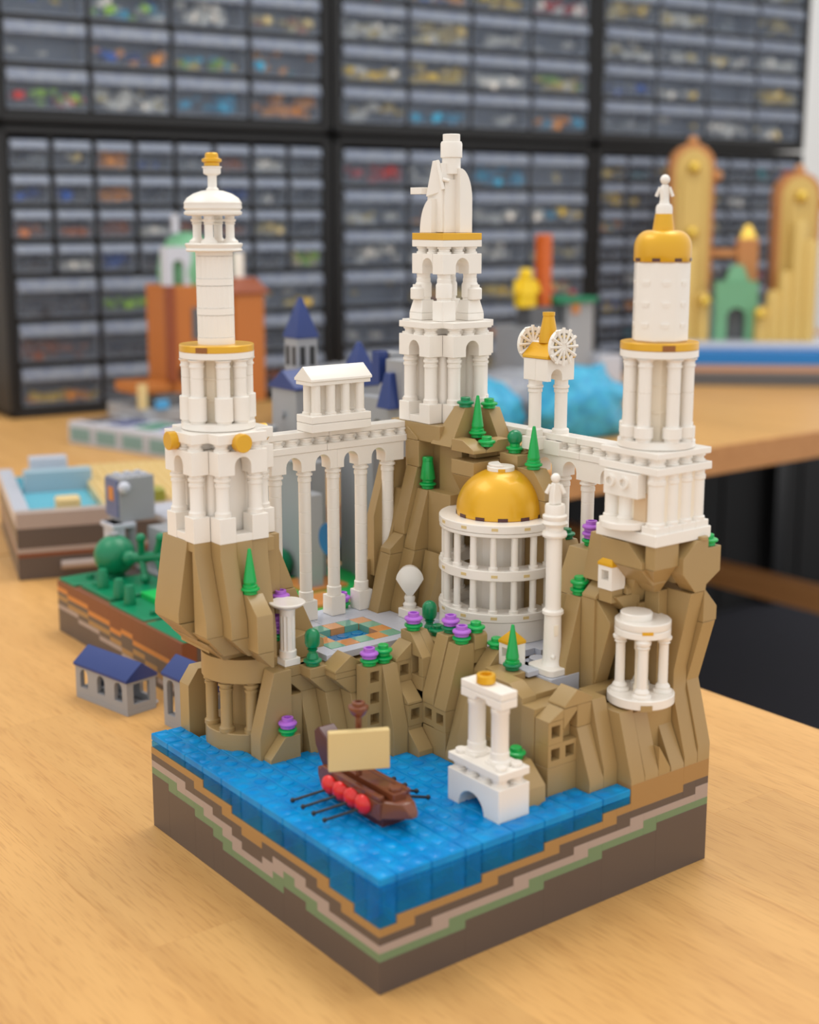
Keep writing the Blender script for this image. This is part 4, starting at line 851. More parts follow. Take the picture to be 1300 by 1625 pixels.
# ------------------------------------------------------------------ sea gate in the bay
G = thing('sea_gate', (9, 3.05, 5.6), 'white two-pillar gate on an arched pier in the bay', 'gate')
part(G, 'pier', MB().prism('x', arch_poly(1.1, 5.0, 5.3, 7.25, [(3.2, .98, 5.5)], 12), 7.95, 9.95), WHITE, bev=.03)
for j in range(4):
    for x in (8.45, 9.45): part(G, 'baluster', BALUSTER, WHITE, at=(x, 1.6+j*.97, 7.25))
part(G, 'pier_plate', MB().box(7.95, 9.95, 1.1, 5.0, 7.66, 8.06), WHITE, bev=.03)
STUD = MB().cyl(.3, 0, .2, e=.03).mesh('stud', 0)
for x in (8.45, 9.45):
    for j in (0, 3): part(G, 'stud', STUD, WHITE, at=(x, 1.55+j, 8.06))
for y in (2.2, 3.95):
    part(G, 'pillar_base', MB().lathe([(.56, 8.06), (.56, 8.3), (.48, 8.36), (.48, 8.7), (.44, 8.75)], 8.95, y, seg=20), WHITE, bev=0)
    part(G, 'pillar_foot', MB().box(8.4, 9.5, y-.5, y+.5, 8.05, 8.22), WHITE, bev=.03)
    part(G, 'pillar', MB().lathe([(.44, 8.75), (.44, 10.65), (.47, 10.7), (.47, 10.9), (.44, 10.94), (.44, 11.06)], 8.95, y, seg=20), WHITE, bev=0)
part(G, 'lintel', MB().prism('x', [(1.55, 11.06), (2.6, 11.06), (2.75, 11.28), (3.4, 11.28), (3.55, 11.06), (4.6, 11.06), (4.6, 11.5), (1.55, 11.5)], 8.42, 9.48), WHITE, bev=.03)
part(G, 'lintel_top', MB().box(8.42, 9.48, 1.55, 4.6, 11.52, 11.9), WHITE, bev=.03)
part(G, 'gold_bowl', MB().lathe([(.4, 11.9), (.48, 11.96), (.48, 12.32), (.44, 12.37), (.3, 12.37), (.28, 12.15), (0, 12.15)], 8.95, 3.3, seg=24), GOLD, bev=0)

# ------------------------------------------------------------------ ship
Sp = thing('galley', (3.9, 6.4, 5.6), 'reddish brown oared galley with cream sail and red shields in the bay', 'ship')
part(Sp, 'keel', MB().box(3.2, 4.6, 4.1, 8.8, 5.6, 6.05), DARK_BROWN, bev=.05)
part(Sp, 'hull', MB().prism('x', [(4.1, 6.05), (9.0, 6.05), (9.3, 6.7), (9.3, 7.1), (4.0, 6.95), (4.0, 6.05)], 2.95, 4.85), REDDISH, bev=.04)
part(Sp, 'side_rail', MB().box(2.95, 3.25, 4.0, 9.0, 7.0, 7.25), REDDISH, bev=.04); part(Sp, 'side_rail', MB().box(4.55, 4.85, 4.0, 9.0, 7.0, 7.25), REDDISH, bev=.04)
part(Sp, 'deck', MB().box(3.5, 4.3, 3.6, 8.9, 7.0, 7.4), REDDISH, bev=.04)
part(Sp, 'bow', MB().hull([(3.0, 4.05, 6.1), (4.8, 4.05, 6.1), (3.1, 4.05, 7.0), (4.7, 4.05, 7.0), (3.7, 2.6, 6.7), (4.2, 2.6, 6.7), (3.75, 2.55, 6.45), (4.15, 2.55, 6.45), (3.6, 3.0, 7.1), (4.3, 3.0, 7.1)]), REDDISH, bev=.05)
part(Sp, 'bow_stud', MB().cyl(.3, 7.38, 7.58, 3.9, 4.0), REDDISH, bev=0)
part(Sp, 'stern', MB().prism('x', [(8.6, 6.6), (9.3, 6.6), (10.2, 7.9), (10.3, 8.6), (9.9, 8.9), (9.2, 8.5), (8.6, 7.4)], 3.4, 4.4), DARK_BROWN, bev=.06)
part(Sp, 'mast', MB().rod((3.6, 6.6, 7.4), (3.6, 6.6, 10.9), .16, 12), REDDISH, bev=0)
part(Sp, 'crow_nest', MB().lathe([(.2, 10.4), (.36, 10.55), (.46, 10.75), (.5, 10.82), (.5, 10.95), (.32, 11.0), (.32, 11.15), (.18, 11.18), (.16, 11.0), (0, 11.0)], 3.6, 6.6, seg=22), REDDISH, bev=0)
sl = MB().box(-1.5, 1.5, -.2, .2, 0, 2.0).turn(-.47); sl.v = [(p[0]+3.2, p[1]+6.02, p[2]+7.98) for p in sl.v]
part(Sp, 'sail', sl, TAN, bev=.04)
for k in range(4):
    y = 5.2+k*.95
    for s_, x in ((-1, 2.86), (1, 4.94)):
        R = Matrix.Translation((x, y, 6.55)) @ Matrix.Rotation(s_*math.pi/2, 4, 'Y') @ Matrix.Rotation(s_*-.25, 4, 'X')
        part(Sp, 'shield', MB().lathe([(.5, 0), (.5, .08), (.42, .2), (.25, .3), (0, .34)], seg=22, M=R), RED, bev=0)
        o = Vector((x+s_*.2, y, 6.35)); e = Vector((x+s_*1.75, y+.75 if s_ < 0 else y-.2, 5.92))
        part(Sp, 'oar', MB().rod(o, e, .075, 8).ball(tuple(e), .13, seg=10, n=6), BLACK, bev=0)

# ------------------------------------------------------------------ little huts with gold roofs
def hut(x, y, z, h, label, win='x'):
    t = thing('hut', (x+.5, y+.5, z), label, 'hut')
    m = MB(); a, e = .24, .5
    m.box(x+e, x+1, y, y+1, z, z+h).box(x, x+e, y, y+a, z, z+h).box(x, x+e, y+1-a, y+1, z, z+h).box(x, x+e, y+a, y+1-a, z, z+h*.4).box(x, x+e, y+a, y+1-a, z+h*.82, z+h)
    part(t, 'wall', m, WHITE, bev=0)
    part(t, 'roof', MB().hull([(x-.04, y-.04, z+h), (x+1.04, y-.04, z+h), (x+1.04, y+1.04, z+h), (x-.04, y+1.04, z+h), (x-.04, y-.04, z+h+.16), (x+1.04, y-.04, z+h+.16), (x+1.04, y+1.04, z+h+.16), (x-.04, y+1.04, z+h+.16), (x+.5, y+.5, z+h+.78)]), GOLD, bev=.02)
hut(17.15, 2.9, 15.26, 1.25, 'tiny white hut with gold roof perched on the right crag')
hut(14.0, 7.1, 10.6, 1.2, 'tiny white hut with gold roof behind the small cone tree by the monument')

# ------------------------------------------------------------------ plants
def variant(prof, material, name, seg=20):
    me = MB().lathe(prof, seg=seg).mesh(name, 0); me.materials.append(material); return me
petal = [(.38, 0), (.38, .14), (.5, .2), (.52, .26), (.5, .32), (.4, .36), (.3, .38), (.3, .55), (.26, .58), (0, .58)]
solid = {m: variant(petal, m, 'leaf_plate') for m in (GREEN, DARK_GREEN)}
bloom = variant([(.4, 0), (.4, .12), (.5, .18), (.52, .25), (.48, .32), (.32, .38), (.32, .56), (.2, .57), (.19, .42), (0, .42)], PURPLE, 'bloom')
coneP = [(.4, 0), (.4, .12), (.33, .16), (.36, .3)]+sum([[(.36-.27*k/8-.0, .3+k*.22), (.34-.27*k/8, .3+k*.22+.16)] for k in range(8)], [])+[(.08, 2.1), (0, 2.12)]
cone = {m: variant(coneP, m, 'crown') for m in (GREEN, DARK_GREEN)}
ballP = [(.34, 0), (.3, .2), (.22, .3), (.22, .42), (.3, .5)]+[(.42*math.cos(t), .85+.35*math.sin(t)) for t in [-math.pi/3, -math.pi/6, 0]]+[(.42, 1.25)]+[(.42*math.cos(t), 1.25+.42*math.sin(t)) for t in [math.pi/12*k for k in range(1, 6)]]+[(0, 1.67)]
ballm = {m: variant(ballP, m, 'crown') for m in (GREEN, DARK_GREEN)}
def cypress(x, y, z, label, base=GREEN, top=GREEN):
    t = thing('cone_tree', (x, y, z), label, 'tree', 'cone trees on the rocks'); part(t, 'leaf_plate', solid[base], None, at=(x, y, z)); part(t, 'crown', cone[top], None, at=(x, y, z+.36))
def balltree(x, y, z, label, m=DARK_GREEN, base=DARK_GREEN):
    t = thing('round_tree', (x, y, z), label, 'tree', 'round trees on the rocks'); part(t, 'leaf_plate', solid[base], None, at=(x, y, z)); part(t, 'crown', ballm[m], None, at=(x, y, z+.4))
def bush(x, y, z, label, m=GREEN, n=1):
    t = thing('bush', (x, y, z), label, 'bush', 'low green bushes on the rocks')
    for k in range(n): part(t, 'leaf_plate', solid[m], None, at=(x, y, z+.42*k))
def flower(x, y, z, label, m=GREEN, n=1):
    t = thing('flower', (x, y, z), label, 'flower', 'lavender flowers on the rocks'); part(t, 'leaf_plate', solid[m], None, at=(x, y, z))
    for k in range(n): part(t, 'bloom', bloom, None, at=(x, y, z+.4+.4*k))
cypress(18.6, 15.5, 21.65, 'bright green cone tree on the summit just below the statue tower')
bush(18.25, 16.2, 23.4, 'dark green bush on the left summit peak at the statue tower foot', DARK_GREEN)
bush(20.0, 16.1, 23.2, 'bright green bush on the right summit peak at the statue tower foot')
bush(18.3, 14.3, 21.3, 'bright green bush wedged in the notch above the gold dome')
t_ = (19.6, 13.3, 20.92)
t = thing('round_tree', t_, 'round dark green tree on a bright green plate above the gold dome', 'tree', 'round trees on the rocks'); part(t, 'leaf_plate', solid[GREEN], None, at=t_); part(t, 'crown', part(None, 'x', MB().ball((0, 0, .88), .46), DARK_GREEN).data, None, at=t_)
bpy.data.objects.remove([o for o in bpy.data.objects if o.name == 'x'][0])
cypress(19.25, 11.3, 20.27, 'bright green cone tree just right of the gold dome')
t = thing('cone_tree', (17.4, 18.7, 18.22), 'stubby bright green tapered tree on the mountain ridge left of the dome', 'tree', 'cone trees on the rocks')
part(t, 'leaf_plate', solid[GREEN], None, at=(17.4, 18.7, 18.22)); part(t, 'crown', variant([(.34, 0), (.34, .12), (.44, .18), (.47, .26), (.31, 1.3), (.33, 1.32), (.33, 1.52), (.28, 1.56), (0, 1.56)], GREEN, 'crown'), None, at=(17.4, 18.7, 18.6))
cypress(3.05, 15.75, 14.68, 'bright green cone tree on the crag below the left tower')
flower(4.4, 14.4, 6.86, 'lavender flower on the low rock by the water at left')
balltree(6.2, 14.6, 10.37, 'dark green round tree at the cliff edge beside the dish pillar')
flower(8.5, 12.5, 10.47, 'lavender flower above the column of three windows')
bush(9.4, 12.45, 10.47, 'double green bush above the cliff windows, right of a lavender flower', GREEN, 2)
flower(11.5, 12.45, 11.92, 'lavender flower at the right corner of the pool')
balltree(13.3, 13.3, 11.0, 'dark green round tree beside the shell sculpture')
bush(13.1, 12.3, 11.36, 'small dark green bush between the pool flower and the tall ridges', DARK_GREEN)
flower(12.65, 10.6, 12.02, 'lavender flower on dark green leaves at the top of the left tall ridge', DARK_GREEN)
flower(12.45, 9.4, 11.74, 'lavender flower on bright green leaves on the right tall ridge')
bush(13.4, 9.35, 12.2, 'bright green bush in front of the rotunda wall, left of the hut')
bush(14.25, 8.6, 11.32, 'bright green bush against the hut beside the cone tree')
cypress(13.9, 6.9, 10.62, 'cone tree with dark green base in front of the tiny hut by the monument', DARK_GREEN, GREEN)
bush(12.45, 8.5, 9.32, 'green bush tucked low on the cliff behind the sea gate')
bush(17.4, 5.5, 14.5, 'tall double green bush on the crag beside the perched hut', GREEN, 2)
flower(19.6, 6.9, 16.62, 'lavender flower on the crag right of the monument figure', GREEN, 2)
bush(20.5, 9.8, 16.32, 'green bush between the columns of the right bridge', DARK_GREEN)
bush(21.7, .45, 17.57, 'green bush on the outer corner below the right tower')
bush(11.0, 3.3, 7.52, 'green bush on the rock behind the sea gate pillars')
flower(5.65, 16.9, 13.22, 'lavender flower half hidden behind the dish pillar')
flower(5.1, 16.5, 11.57, 'dark lavender flower stack left of the dish pillar', GREEN, 2)
flower(13.0, 23.2-1.6, 10.8, 'lavender flower on the terrace between the arcade columns')
# ------------------------------------------------------------------ neighbouring models on the bench
FOREST = mat('forest green plastic', rgb(0, 126, 84), .35); LIME = mat('bright grass plastic', rgb(0, 184, 84), .35); BRICKB = mat('reddish layer', rgb(128, 72, 44), .4); AMBER = mat('amber layer', rgb(206, 132, 62), .4)
nb = thing('castle_diorama', (22, 50, 0), 'layered brown base with green lawn left of the island', 'display base')
def layer(lo, hi, m, nm):
    n = 11
    for i in range(n):
        a, b = 39+i*2, 41+i*2; part(nb, nm, MB().box(11, 12.2, a, b, lo[i], hi[i]), m, bev=.01)
l1 = [.4, .4, .8, .8, .8, 1.2, 1.2, 1.6, 1.6, 2.0, 2.0]; l2 = [q+.36 for q in l1]; l3 = [q+.4 for q in l2]; l4 = [q+.4 for q in [.8, .8, 1.2, 1.6, 1.2, 1.6, 2.0, 2.0, 2.4, 2.4, 2.8]]; l3 = [q-.4 for q in l4]; l5 = [max(q+.2, v) for q, v in zip(l4, [1.9, 2.3, 2.3, 2.3, 2.7, 2.4, 2.8, 2.8, 3.2, 3.2, 3.5])]; l6 = [q+.4 for q in l5]
layer([0]*11, l1, BROWN_GREY, 'bottom_brick'); layer(l1, l2, TAUPE, 'taupe_plate'); layer(l2, l3, BROWN_GREY, 'brown_plate'); layer(l3, l4, OCHRE, 'ochre_plate'); layer(l4, l5, BROWN_GREY, 'brown_plate'); layer(l5, l6, AMBER, 'amber_plate'); layer(l6, [4.4]*11, BRICKB, 'red_plate')
part(nb, 'core', MB().box(12.2, 33, 39, 61, 0, 4.35), BROWN_GREY)
for x, y, wx, wy, m, z in [(11.2, 58, 5, 3, FOREST, 4.5), (11.6, 52, 6, 5.5, FOREST, 4.6), (11.3, 45.5, 6, 6, FOREST, 4.45), (11.2, 39, 6, 6, FOREST, 4.4), (14, 47.5, 5, 4, LIME, 4.9), (17.5, 39, 15, 10, LIME, 4.5), (20, 49, 12, 6, FOREST, 4.6), (22, 40, 4, 3, AMBER, 4.8), (25, 44, 4, 4, AMBER, 4.75), (27, 50, 5, 2, AMBER, 4.9), (18, 55, 12, 5.5, MID_GREY, 4.6)]:
    part(nb, 'lawn_plate' if m in (FOREST, LIME) else 'path_plate', MB().box(x, x+wx, y, y+wy, 4.36, z+.1), m, bev=.04)
for x, y in ((13.2, 59.3), (12.5, 56.6), (12.6, 46.5), (16, 51.2), (13.5, 41)): part(nb, 'stud', STUD.copy() if False else MB().cyl(.3, 4.6, 4.9, x, y), FOREST, bev=0)
shrub = variant([(.48, 0), (.5, .1), (.46, .4), (.36, 1.5), (.32, 1.56), (0, 1.56)], FOREST, 'crown')
for x, y, z, lab in ((12.6, 55.4, 4.7, 'small green tapered bush on the neighbouring lawn, nearest the grey wall'), (12.5, 52.2, 4.6, 'small green tapered bush in the middle of the neighbouring lawn'), (12.4, 50.1, 4.55, 'small green tapered bush on the neighbouring lawn, nearest the island')):
    t = thing('shrub', (x, y, z), lab, 'bush', 'tapered bushes on the neighbouring lawn'); part(t, 'crown', shrub, None, at=(x, y, z)); part(t, 'trunk', MB().cyl(.3, z-.05, z+.15, x, y), FOREST, bev=0)
t = thing('ball_bush', (15.2, 58.6, 4.7), 'large round green bush on the neighbouring lawn', 'bush'); part(t, 'crown', MB().ball((15.2, 58.6, 6.4), 1.75, seg=24, n=14), FOREST, bev=0); part(t, 'top_stud', MB().cyl(.4, 8.05, 8.35, 15.2, 58.6), MID_GREY, bev=0); part(t, 'foot', MB().cyl(.8, 4.6, 5.0, 15.2, 58.6), FOREST, bev=0)
t = thing('branching_plant', (16.6, 54.5, 5), 'green forked branch plant leaning beside the left tower', 'plant')
o0 = Vector((15.4, 56.2, 6.6))
part(t, 'stem', MB().rod(o0, o0+Vector((2.6, -3.6, .6)), .42, 12).ball(tuple(o0), .62), FOREST, bev=0)
for k, e in enumerate([(.4, -1.4, 1.9), (1.6, -2.6, 2.0), (.6, -1.6, -1.5), (1.7, -2.9, -1.2), (2.8, -3.8, .5)]):
    s0 = o0+Vector((2.6, -3.6, .6))*(.25 if k in (0, 2) else .55); part(t, 'branch', MB().rod(s0, o0+Vector(e), .3, 10).ball(tuple(o0+Vector(e)), .42, seg=12, n=6), FOREST, bev=0)
# grey gatehouse with a painted panel
gh = thing('grey_gatehouse', (18.5, 62, 4.7), 'grey block gatehouse with a small painted panel left of the island', 'building')
part(gh, 'lower_wall', MB().box(16.2, 17.2, 60.6, 62.8, 4.5, 8.5), LIGHT_GREY, bev=.04); part(gh, 'upper_block', MB().box(17.0, 20.3, 61, 63.6, 8.5, 12.4), MID_GREY, bev=.05); part(gh, 'post', MB().cyl(.45, 4.5, 8.4, 18.2, 61.5), MID_GREY, bev=0)
part(gh, 'ledge', MB().box(16.0, 18.2, 60.5, 63, 8.1, 8.5), LIGHT_GREY, bev=.04); part(gh, 'lamp', MB().ball((17.3, 60.7, 11.6), .55), LIGHT_GREY, bev=0)
part(gh, 'painted_panel', MB().box(16.85, 17.0, 61.2, 63.6, 8.9, 12.2), mat('painted panel', rgb(96, 120, 170), .3, vary=.5), bev=.02); part(gh, 'panel_figure', MB().box(16.8, 16.86, 61.9, 62.9, 10.3, 11.5), AMBER, bev=.02)
for i in range(3):
    for j in range(2): part(gh, 'stud', MB().cyl(.3, 12.4, 12.6, 17.6+i*1.0, 61.6+j*1.2), LIGHT_GREY, bev=0)
part(gh, 'low_wall', MB().box(19, 21, 55, 60, 4.6, 8.2), MID_GREY, bev=.04); part(gh, 'parapet', MB().box(21.5, 30, 57, 62, 4.6, 8.0), LIGHT_GREY, bev=.06); part(gh, 'roof_plate', MB().box(21, 28, 60, 66, 8, 8.6), LIGHT_GREY, bev=.06)
# castle with blue roofs
cs = thing('castle', (30, 52, 4.7), 'grey castle with dark blue roofs seen through the arcade', 'castle')
def spire(x, y, z0, z1, z2, h, nm, win=True):
    part(cs, nm, MB().box(x-h, x+h, y-h, y+h, z0, z1), MID_GREY, bev=.04)
    part(cs, 'blue_spire', MB().hull([(x+i*(h+.1), y+j*(h+.1), z1) for i in (-1, 1) for j in (-1, 1)]+[(x+i*(h+.1), y+j*(h+.1), z1+.25) for i in (-1, 1) for j in (-1, 1)]+[(x+i*.15, y+j*.15, z2) for i in (-1, 1) for j in (-1, 1)]), NAVY, bev=.03)
    if win:
        for d in (-.5, .5):
            part(cs, 'window', MB().box(x-h-.02, x-h+.1, y+d-.28, y+d+.28, z1-2.4, z1-.7), BLACK, bev=0); part(cs, 'window', MB().box(x+d-.28, x+d+.28, y-h-.02, y-h+.1, z1-2.4, z1-.7), BLACK, bev=0)
spire(32.6, 56.2, 4.6, 24.0, 27.5, 1.05, 'tower'); spire(33, 47.9, 4.6, 20.6, 24.2, 1.25, 'tower', False)
part(cs, 'hall', MB().box(29, 32, 51.5, 55.4, 4.6, 20.0), MID_GREY, bev=.04); part(cs, 'blue_roof', MB().prism('x', [(51.3, 20.0), (55.6, 20.0), (55.6, 20.2), (53.4, 21.6), (51.3, 20.2)], 28.8, 32.2), NAVY, bev=.03)
part(cs, 'stud', MB().rod((29, 53.5, 17.8), (28.7, 53.5, 17.8), .3, 14), MID_GREY, bev=0)
part(cs, 'curtain_wall', MB().prism('x', arch_poly(38, 47, 4.6, 20.0, [(43.2, .75, 17.6)]), 31.5, 33), MID_GREY, bev=.0)
part(cs, 'side_tower', MB().box(31, 33.4, 39.2, 41.4, 4.6, 23.4), MID_GREY, bev=.04); part(cs, 'blue_panel', MB().box(31, 31.9, 42.3, 43.3, 21.4, 23.9), NAVY, bev=.03); part(cs, 'chimney', MB().box(32, 33.2, 42, 43.6, 19.8, 23.8), MID_GREY, bev=.04)
part(cs, 'blue_canopy', MB().taper(30, 31.5, 39.6, 41.4, 19.6, 22.4, .4), NAVY, bev=.05)
part(cs, 'gate_wall', MB().box(27, 29, 47, 51.5, 4.6, 14.6), MID_GREY, bev=.04); part(cs, 'buttress', MB().box(25.6, 27, 44.6, 46.2, 4.6, 12.5), MID_GREY, bev=.05); part(cs, 'round_pier', MB().cyl(1.0, 4.6, 17, 27.0, 53.2), MID_GREY, bev=0); part(cs, 'banner', MB().box(26.9, 27.0, 46.4, 47.0, 5.2, 18), NAVY, bev=.02)
part(cs, 'crest', MB().rod((25.7, 41.6, 9.5), (25.4, 41.6, 9.5), 1.3, 20), mat('painted crest', rgb(50, 120, 180), .3, vary=.5), bev=.02); part(cs, 'white_block', MB().box(26.2, 28, 48.2, 49.8, 14.6, 15.8), LIGHT_GREY, bev=.1)
for x, y in ((26, 50), (25, 54)): part(cs, 'garden_bush', MB().ball((x, y, 5.8), 1.3), FOREST, bev=0)
# small grey house pieces on the bench
def house(x, y, rz, ln, wd, h, label):
    t = thing('model_house', (x, y, 0), label, 'model house', rz=rz); ORG[t] = Vector((0, 0, 0))
    part(t, 'footing', MB().box(0, wd, 0, ln, 0, .4), MID_GREY, bev=.02)
    c = [ln*(k+.5)/3 for k in range(3)]
    for xx in (0, wd-.3):
        m = MB().box(xx, xx+.3, 0, ln, .41, .9)
        poly = arch_poly(0, ln, .9, h, [(q, .46, h-.62) for q in c]); m.prism('x', poly, xx, xx+.3); part(t, 'arcade_wall', m, MID_GREY, bev=0)
    for yy in (0, ln-.3):
        part(t, 'end_wall', MB().box(.3, .55, yy, yy+.3, .41, h).box(wd-.55, wd-.3, yy, yy+.3, .41, h).box(.55, wd-.55, yy, yy+.3, .41, .75).box(.55, wd-.55, yy, yy+.3, h-.2, h), MID_GREY, bev=0)
    part(t, 'roof', MB().prism('y', [(-.12, h), (wd+.12, h), (wd+.12, h+.2), (wd/2, h+1.25), (-.12, h+.2)], -.1, ln+.1), NAVY, bev=.03)
    for k in range(3): part(t, 'stud', MB().cyl(.28, .4, .6, wd/2, c[k]), MID_GREY, bev=0)
    part(t, 'clip', MB().rod((wd, .6, .2), (wd+.5, .6, .2), .16, 10), LIGHT_GREY, bev=0)
house(6.49, 38.75, .18, 6.2, 2.5, 2.45, 'loose grey arcaded house with dark blue roof on the bench')
house(8.4, 30.5, .1, 5.4, 2.3, 3.6, 'grey house with dark blue roof half hidden behind the left crag')
# harbour model
H = thing('harbour_model', (14.4, 78.5, 0), 'low grey harbour model with blue water and sandy studs at far left', 'model', rz=-.3); ORG[H] = Vector((0, 0, 0))
part(H, 'bottom', MB().box(0, 30, 0, 26, 0, 2.2), BROWN_GREY, bev=.03); part(H, 'red_plate', MB().box(0, 30, 0, 26, 2.22, 2.6), BRICKB, bev=.02); part(H, 'pale_plate', MB().box(0, 30, 0, 26, 2.62, 3.1), TAUPE, bev=.02)
part(H, 'dark_layer', MB().box(0, 30, 0, 26, 3.12, 5.0), BROWN_GREY, bev=.02); part(H, 'grey_rim', MB().box(0, 30, 0, 1.6, 5.02, 6.6), TAUPE, bev=.05); part(H, 'grey_rim', MB().box(0, 1.5, 1.6, 26, 5.02, 6.4), LIGHT_GREY, bev=.05)
part(H, 'water', MB().box(1.5, 8.5, 1.6, 24, 5.02, 5.8), mat('azure plastic', rgb(96, 178, 200), .2), bev=.03); part(H, 'far_wall', MB().box(2, 9, 14, 16, 5.5, 8.0), mat('pale blue grey', rgb(150, 176, 190), .4), bev=.05); part(H, 'pier', MB().box(3, 7, 19, 21, 5.8, 8.6), LIGHT_GREY, bev=.05)
part(H, 'sand', MB().box(8.5, 30, 1.6, 24, 5.02, 6.7), TAN, bev=.03); part(H, 'pipe', MB().rod((4, -.2, 1.3), (14, -.2, 1.3), .45, 12), TAUPE, bev=0)
ns = MB()
for i in range(21):
    for j in range(22): ns.lathe([(.3, 6.7), (.3, 6.9)], 9.0+i, 2.1+j, seg=8)
part(H, 'sand_studs', ns, TAN, bev=0, kind='stuff')
for x, y, z, m, nm in ((4, 2.2, 6.9, TAN, 'quay'), (9, 2, 6.8, TAN, 'quay'), (8.5, 6, 6.1, NAVY, 'blue_piece'), (12.2, 1.2, 7.4, mat('olive plastic', rgb(150, 150, 60), .4), 'olive_piece'), (16, 1.4, 7.0, mat('orange plastic', rgb(232, 112, 24), .3), 'orange_piece'), (21, 8, 7.1, mat('azure piece', rgb(70, 180, 230), .3), 'azure_piece'), (20, 3, 7.1, MID_GREY, 'grey_piece')):
    part(H, nm, MB().box(x, x+2.4, y, y+1.6, 5.6, z+.5), m, bev=.2)
tr = thing('tan_rail_model', (34, 105, 0), 'long low tan strip lying behind the harbour model', 'model', rz=-.25); ORG[tr] = Vector((0, 0, 0))
part(tr, 'strip', MB().box(-6, 26, 0, 3, 0, 3.4), ROCK, bev=.05); part(tr, 'orange_end', MB().box(14, 20, -.4, 0, 1.6, 3.6), AMBER, bev=.05)
for k in range(9): part(tr, 'white_top', MB().box(-5+k*3.3, -3.4+k*3.3, .6, 2.2, 3.4, 4.2), LIGHT_GREY, bev=.1)
# row of low grey panels
gp = thing('grey_parterre', (52, 153, 0), 'row of low grey boxes with coloured panels on the rear bench', 'model', rz=math.atan2(-24, 6)); ORG[gp] = Vector((0, 0, 0))
for k, m in enumerate((BROWN_GREY, NAVY, FOREST, PURPLE)):
    part(gp, 'box', MB().box(k*6.1, k*6.1+5.9, 0, 9, 0, 3.4), LIGHT_GREY, bev=.1); part(gp, 'panel', MB().box(k*6.1+1.2, k*6.1+4.7, 2, 7, 3.4, 3.6), m, bev=.05); part(gp, 'side_panel', MB().box(k*6.1+.6, k*6.1+5.3, -.1, 0, .5, 2.6), mat('sea glass', rgb(120, 156, 156), .3), bev=.05)
# orange crooked house
oh = thing('orange_house', (66, 152, 0), 'tall orange crooked house model with green domed roof behind the left tower', 'model house')
ORN = mat('dark orange plastic', rgb(184, 108, 40), .4); ORD = mat('rust plastic', rgb(140, 66, 26), .4); SGR = mat('sage green plastic', rgb(112, 172, 132), .4)
part(oh, 'grey_base', MB().box(61, 80, 145, 158, 0, 5.2), MID_GREY, bev=.1); part(oh, 'dark_slot', MB().box(64, 69, 144.9, 145.1, 2, 3), BLACK, bev=0); part(oh, 'stone_step', MB().box(64, 70, 146, 152, 5.2, 7.2), DARK_GREY, bev=.1)
part(oh, 'lean_to', MB().box(61, 68, 147, 155, 7.3, 9), ORN, bev=.2); part(oh, 'main_block', MB().box(67.5, 74, 146.5, 156, 5.2, 24), ORN, bev=.15); part(oh, 'rust_post', MB().box(66.6, 67.6, 146, 148, 9, 24), ORD, bev=.1); part(oh, 'rust_band', MB().box(68, 78, 146, 147, 5.2, 7), ORD, bev=.1)
part(oh, 'side_tower', MB().box(77, 82.5, 144, 150, 5.2, 22.5), ORN, bev=.2); part(oh, 'side_roof', MB().taper(76, 83.5, 143.5, 150.5, 22.5, 25, .55), ORD, bev=.2)
part(oh, 'window', MB().box(70.6, 72.4, 146.3, 146.5, 15.5, 20.5), DARK_GREY, bev=.05); part(oh, 'arch_recess', MB().rod((69.8, 146.45, 10.2), (69.8, 146.2, 10.2), 1.7, 20), BLACK, bev=0)
part(oh, 'white_dormer', MB().prism('y', arch_poly(66.5, 71, 24, 30, [(68.7, 1.0, 27)]), 146.8, 148.5), LIGHT_GREY, bev=0)
part(oh, 'green_roof', MB().lathe([(4.6, 24), (4.8, 26), (4.3, 29), (3, 31.2), (1.4, 32), (0, 32.2)], 72.5, 151, seg=20), SGR, bev=0); part(oh, 'finial', MB().cyl(.6, 32, 35, 69.5, 149), LIGHT_GREY, bev=0)
part(oh, 'yellow_post', MB().cyl(.8, 5.2, 9, 61.6, 146.5), TAN, bev=0); part(oh, 'azure_piece', MB().box(63, 65, 144.2, 145.2, 5.2, 6.6), mat('azure small', rgb(70, 160, 214), .3), bev=.1); part(oh, 'chimney', MB().cyl(.9, 24.5, 29, 79.5, 147), WHITE, bev=0)
single('blue_dish', MB().lathe([(0, 0), (5, .2), (7, 3.2), (7.3, 3.6), (6.8, 3.4), (5, .8), (0, .6)], 92, 140, 0, seg=30), mat('blue tray', rgb(30, 128, 206), .3), 'blue shallow tray between the left tower and the castle', 'tray')
# grey fort with a yellow figure
ft = thing('grey_fort', (142, 142, 0), 'grey and green fort model with a yellow figure behind the wheel gate', 'model')
for x0, x1, y0, y1, z0, z1, m, nm in ((132, 154, 136, 150, 0, 6, DARK_GREY, 'base'), (133, 142, 137, 146, 6, 15, MID_GREY, 'wall'), (143, 150, 137, 146, 6, 19, MID_GREY, 'wall'), (150, 156, 135, 142, 0, 9, LIGHT_GREY, 'round_wall'), (131, 139, 134.5, 137, 6, 7, FOREST, 'green_plate'), (140, 150, 136, 145, 19, 20, FOREST, 'green_plate'), (134, 140, 137, 141, 15, 18.5, DARK_GREY, 'parapet'), (144, 146, 136.6, 137, 17, 19, AMBER, 'orange_tile'), (132, 137, 133, 135, 3, 6, DARK_GREY, 'step')):
    part(ft, nm, MB().box(x0, x1, y0, y1, z0, z1), m, bev=.15)
part(ft, 'orange_beam', MB().box(137.5, 140, 138, 140, 18.5, 31.5), mat('orange beam', rgb(208, 96, 20), .4), bev=.15)
YEL = mat('yellow plastic', rgb(246, 206, 20), .35)
yf = thing('yellow_figure', (134, 138.5, 18.5), 'yellow brick figure standing on the grey fort', 'figurine')
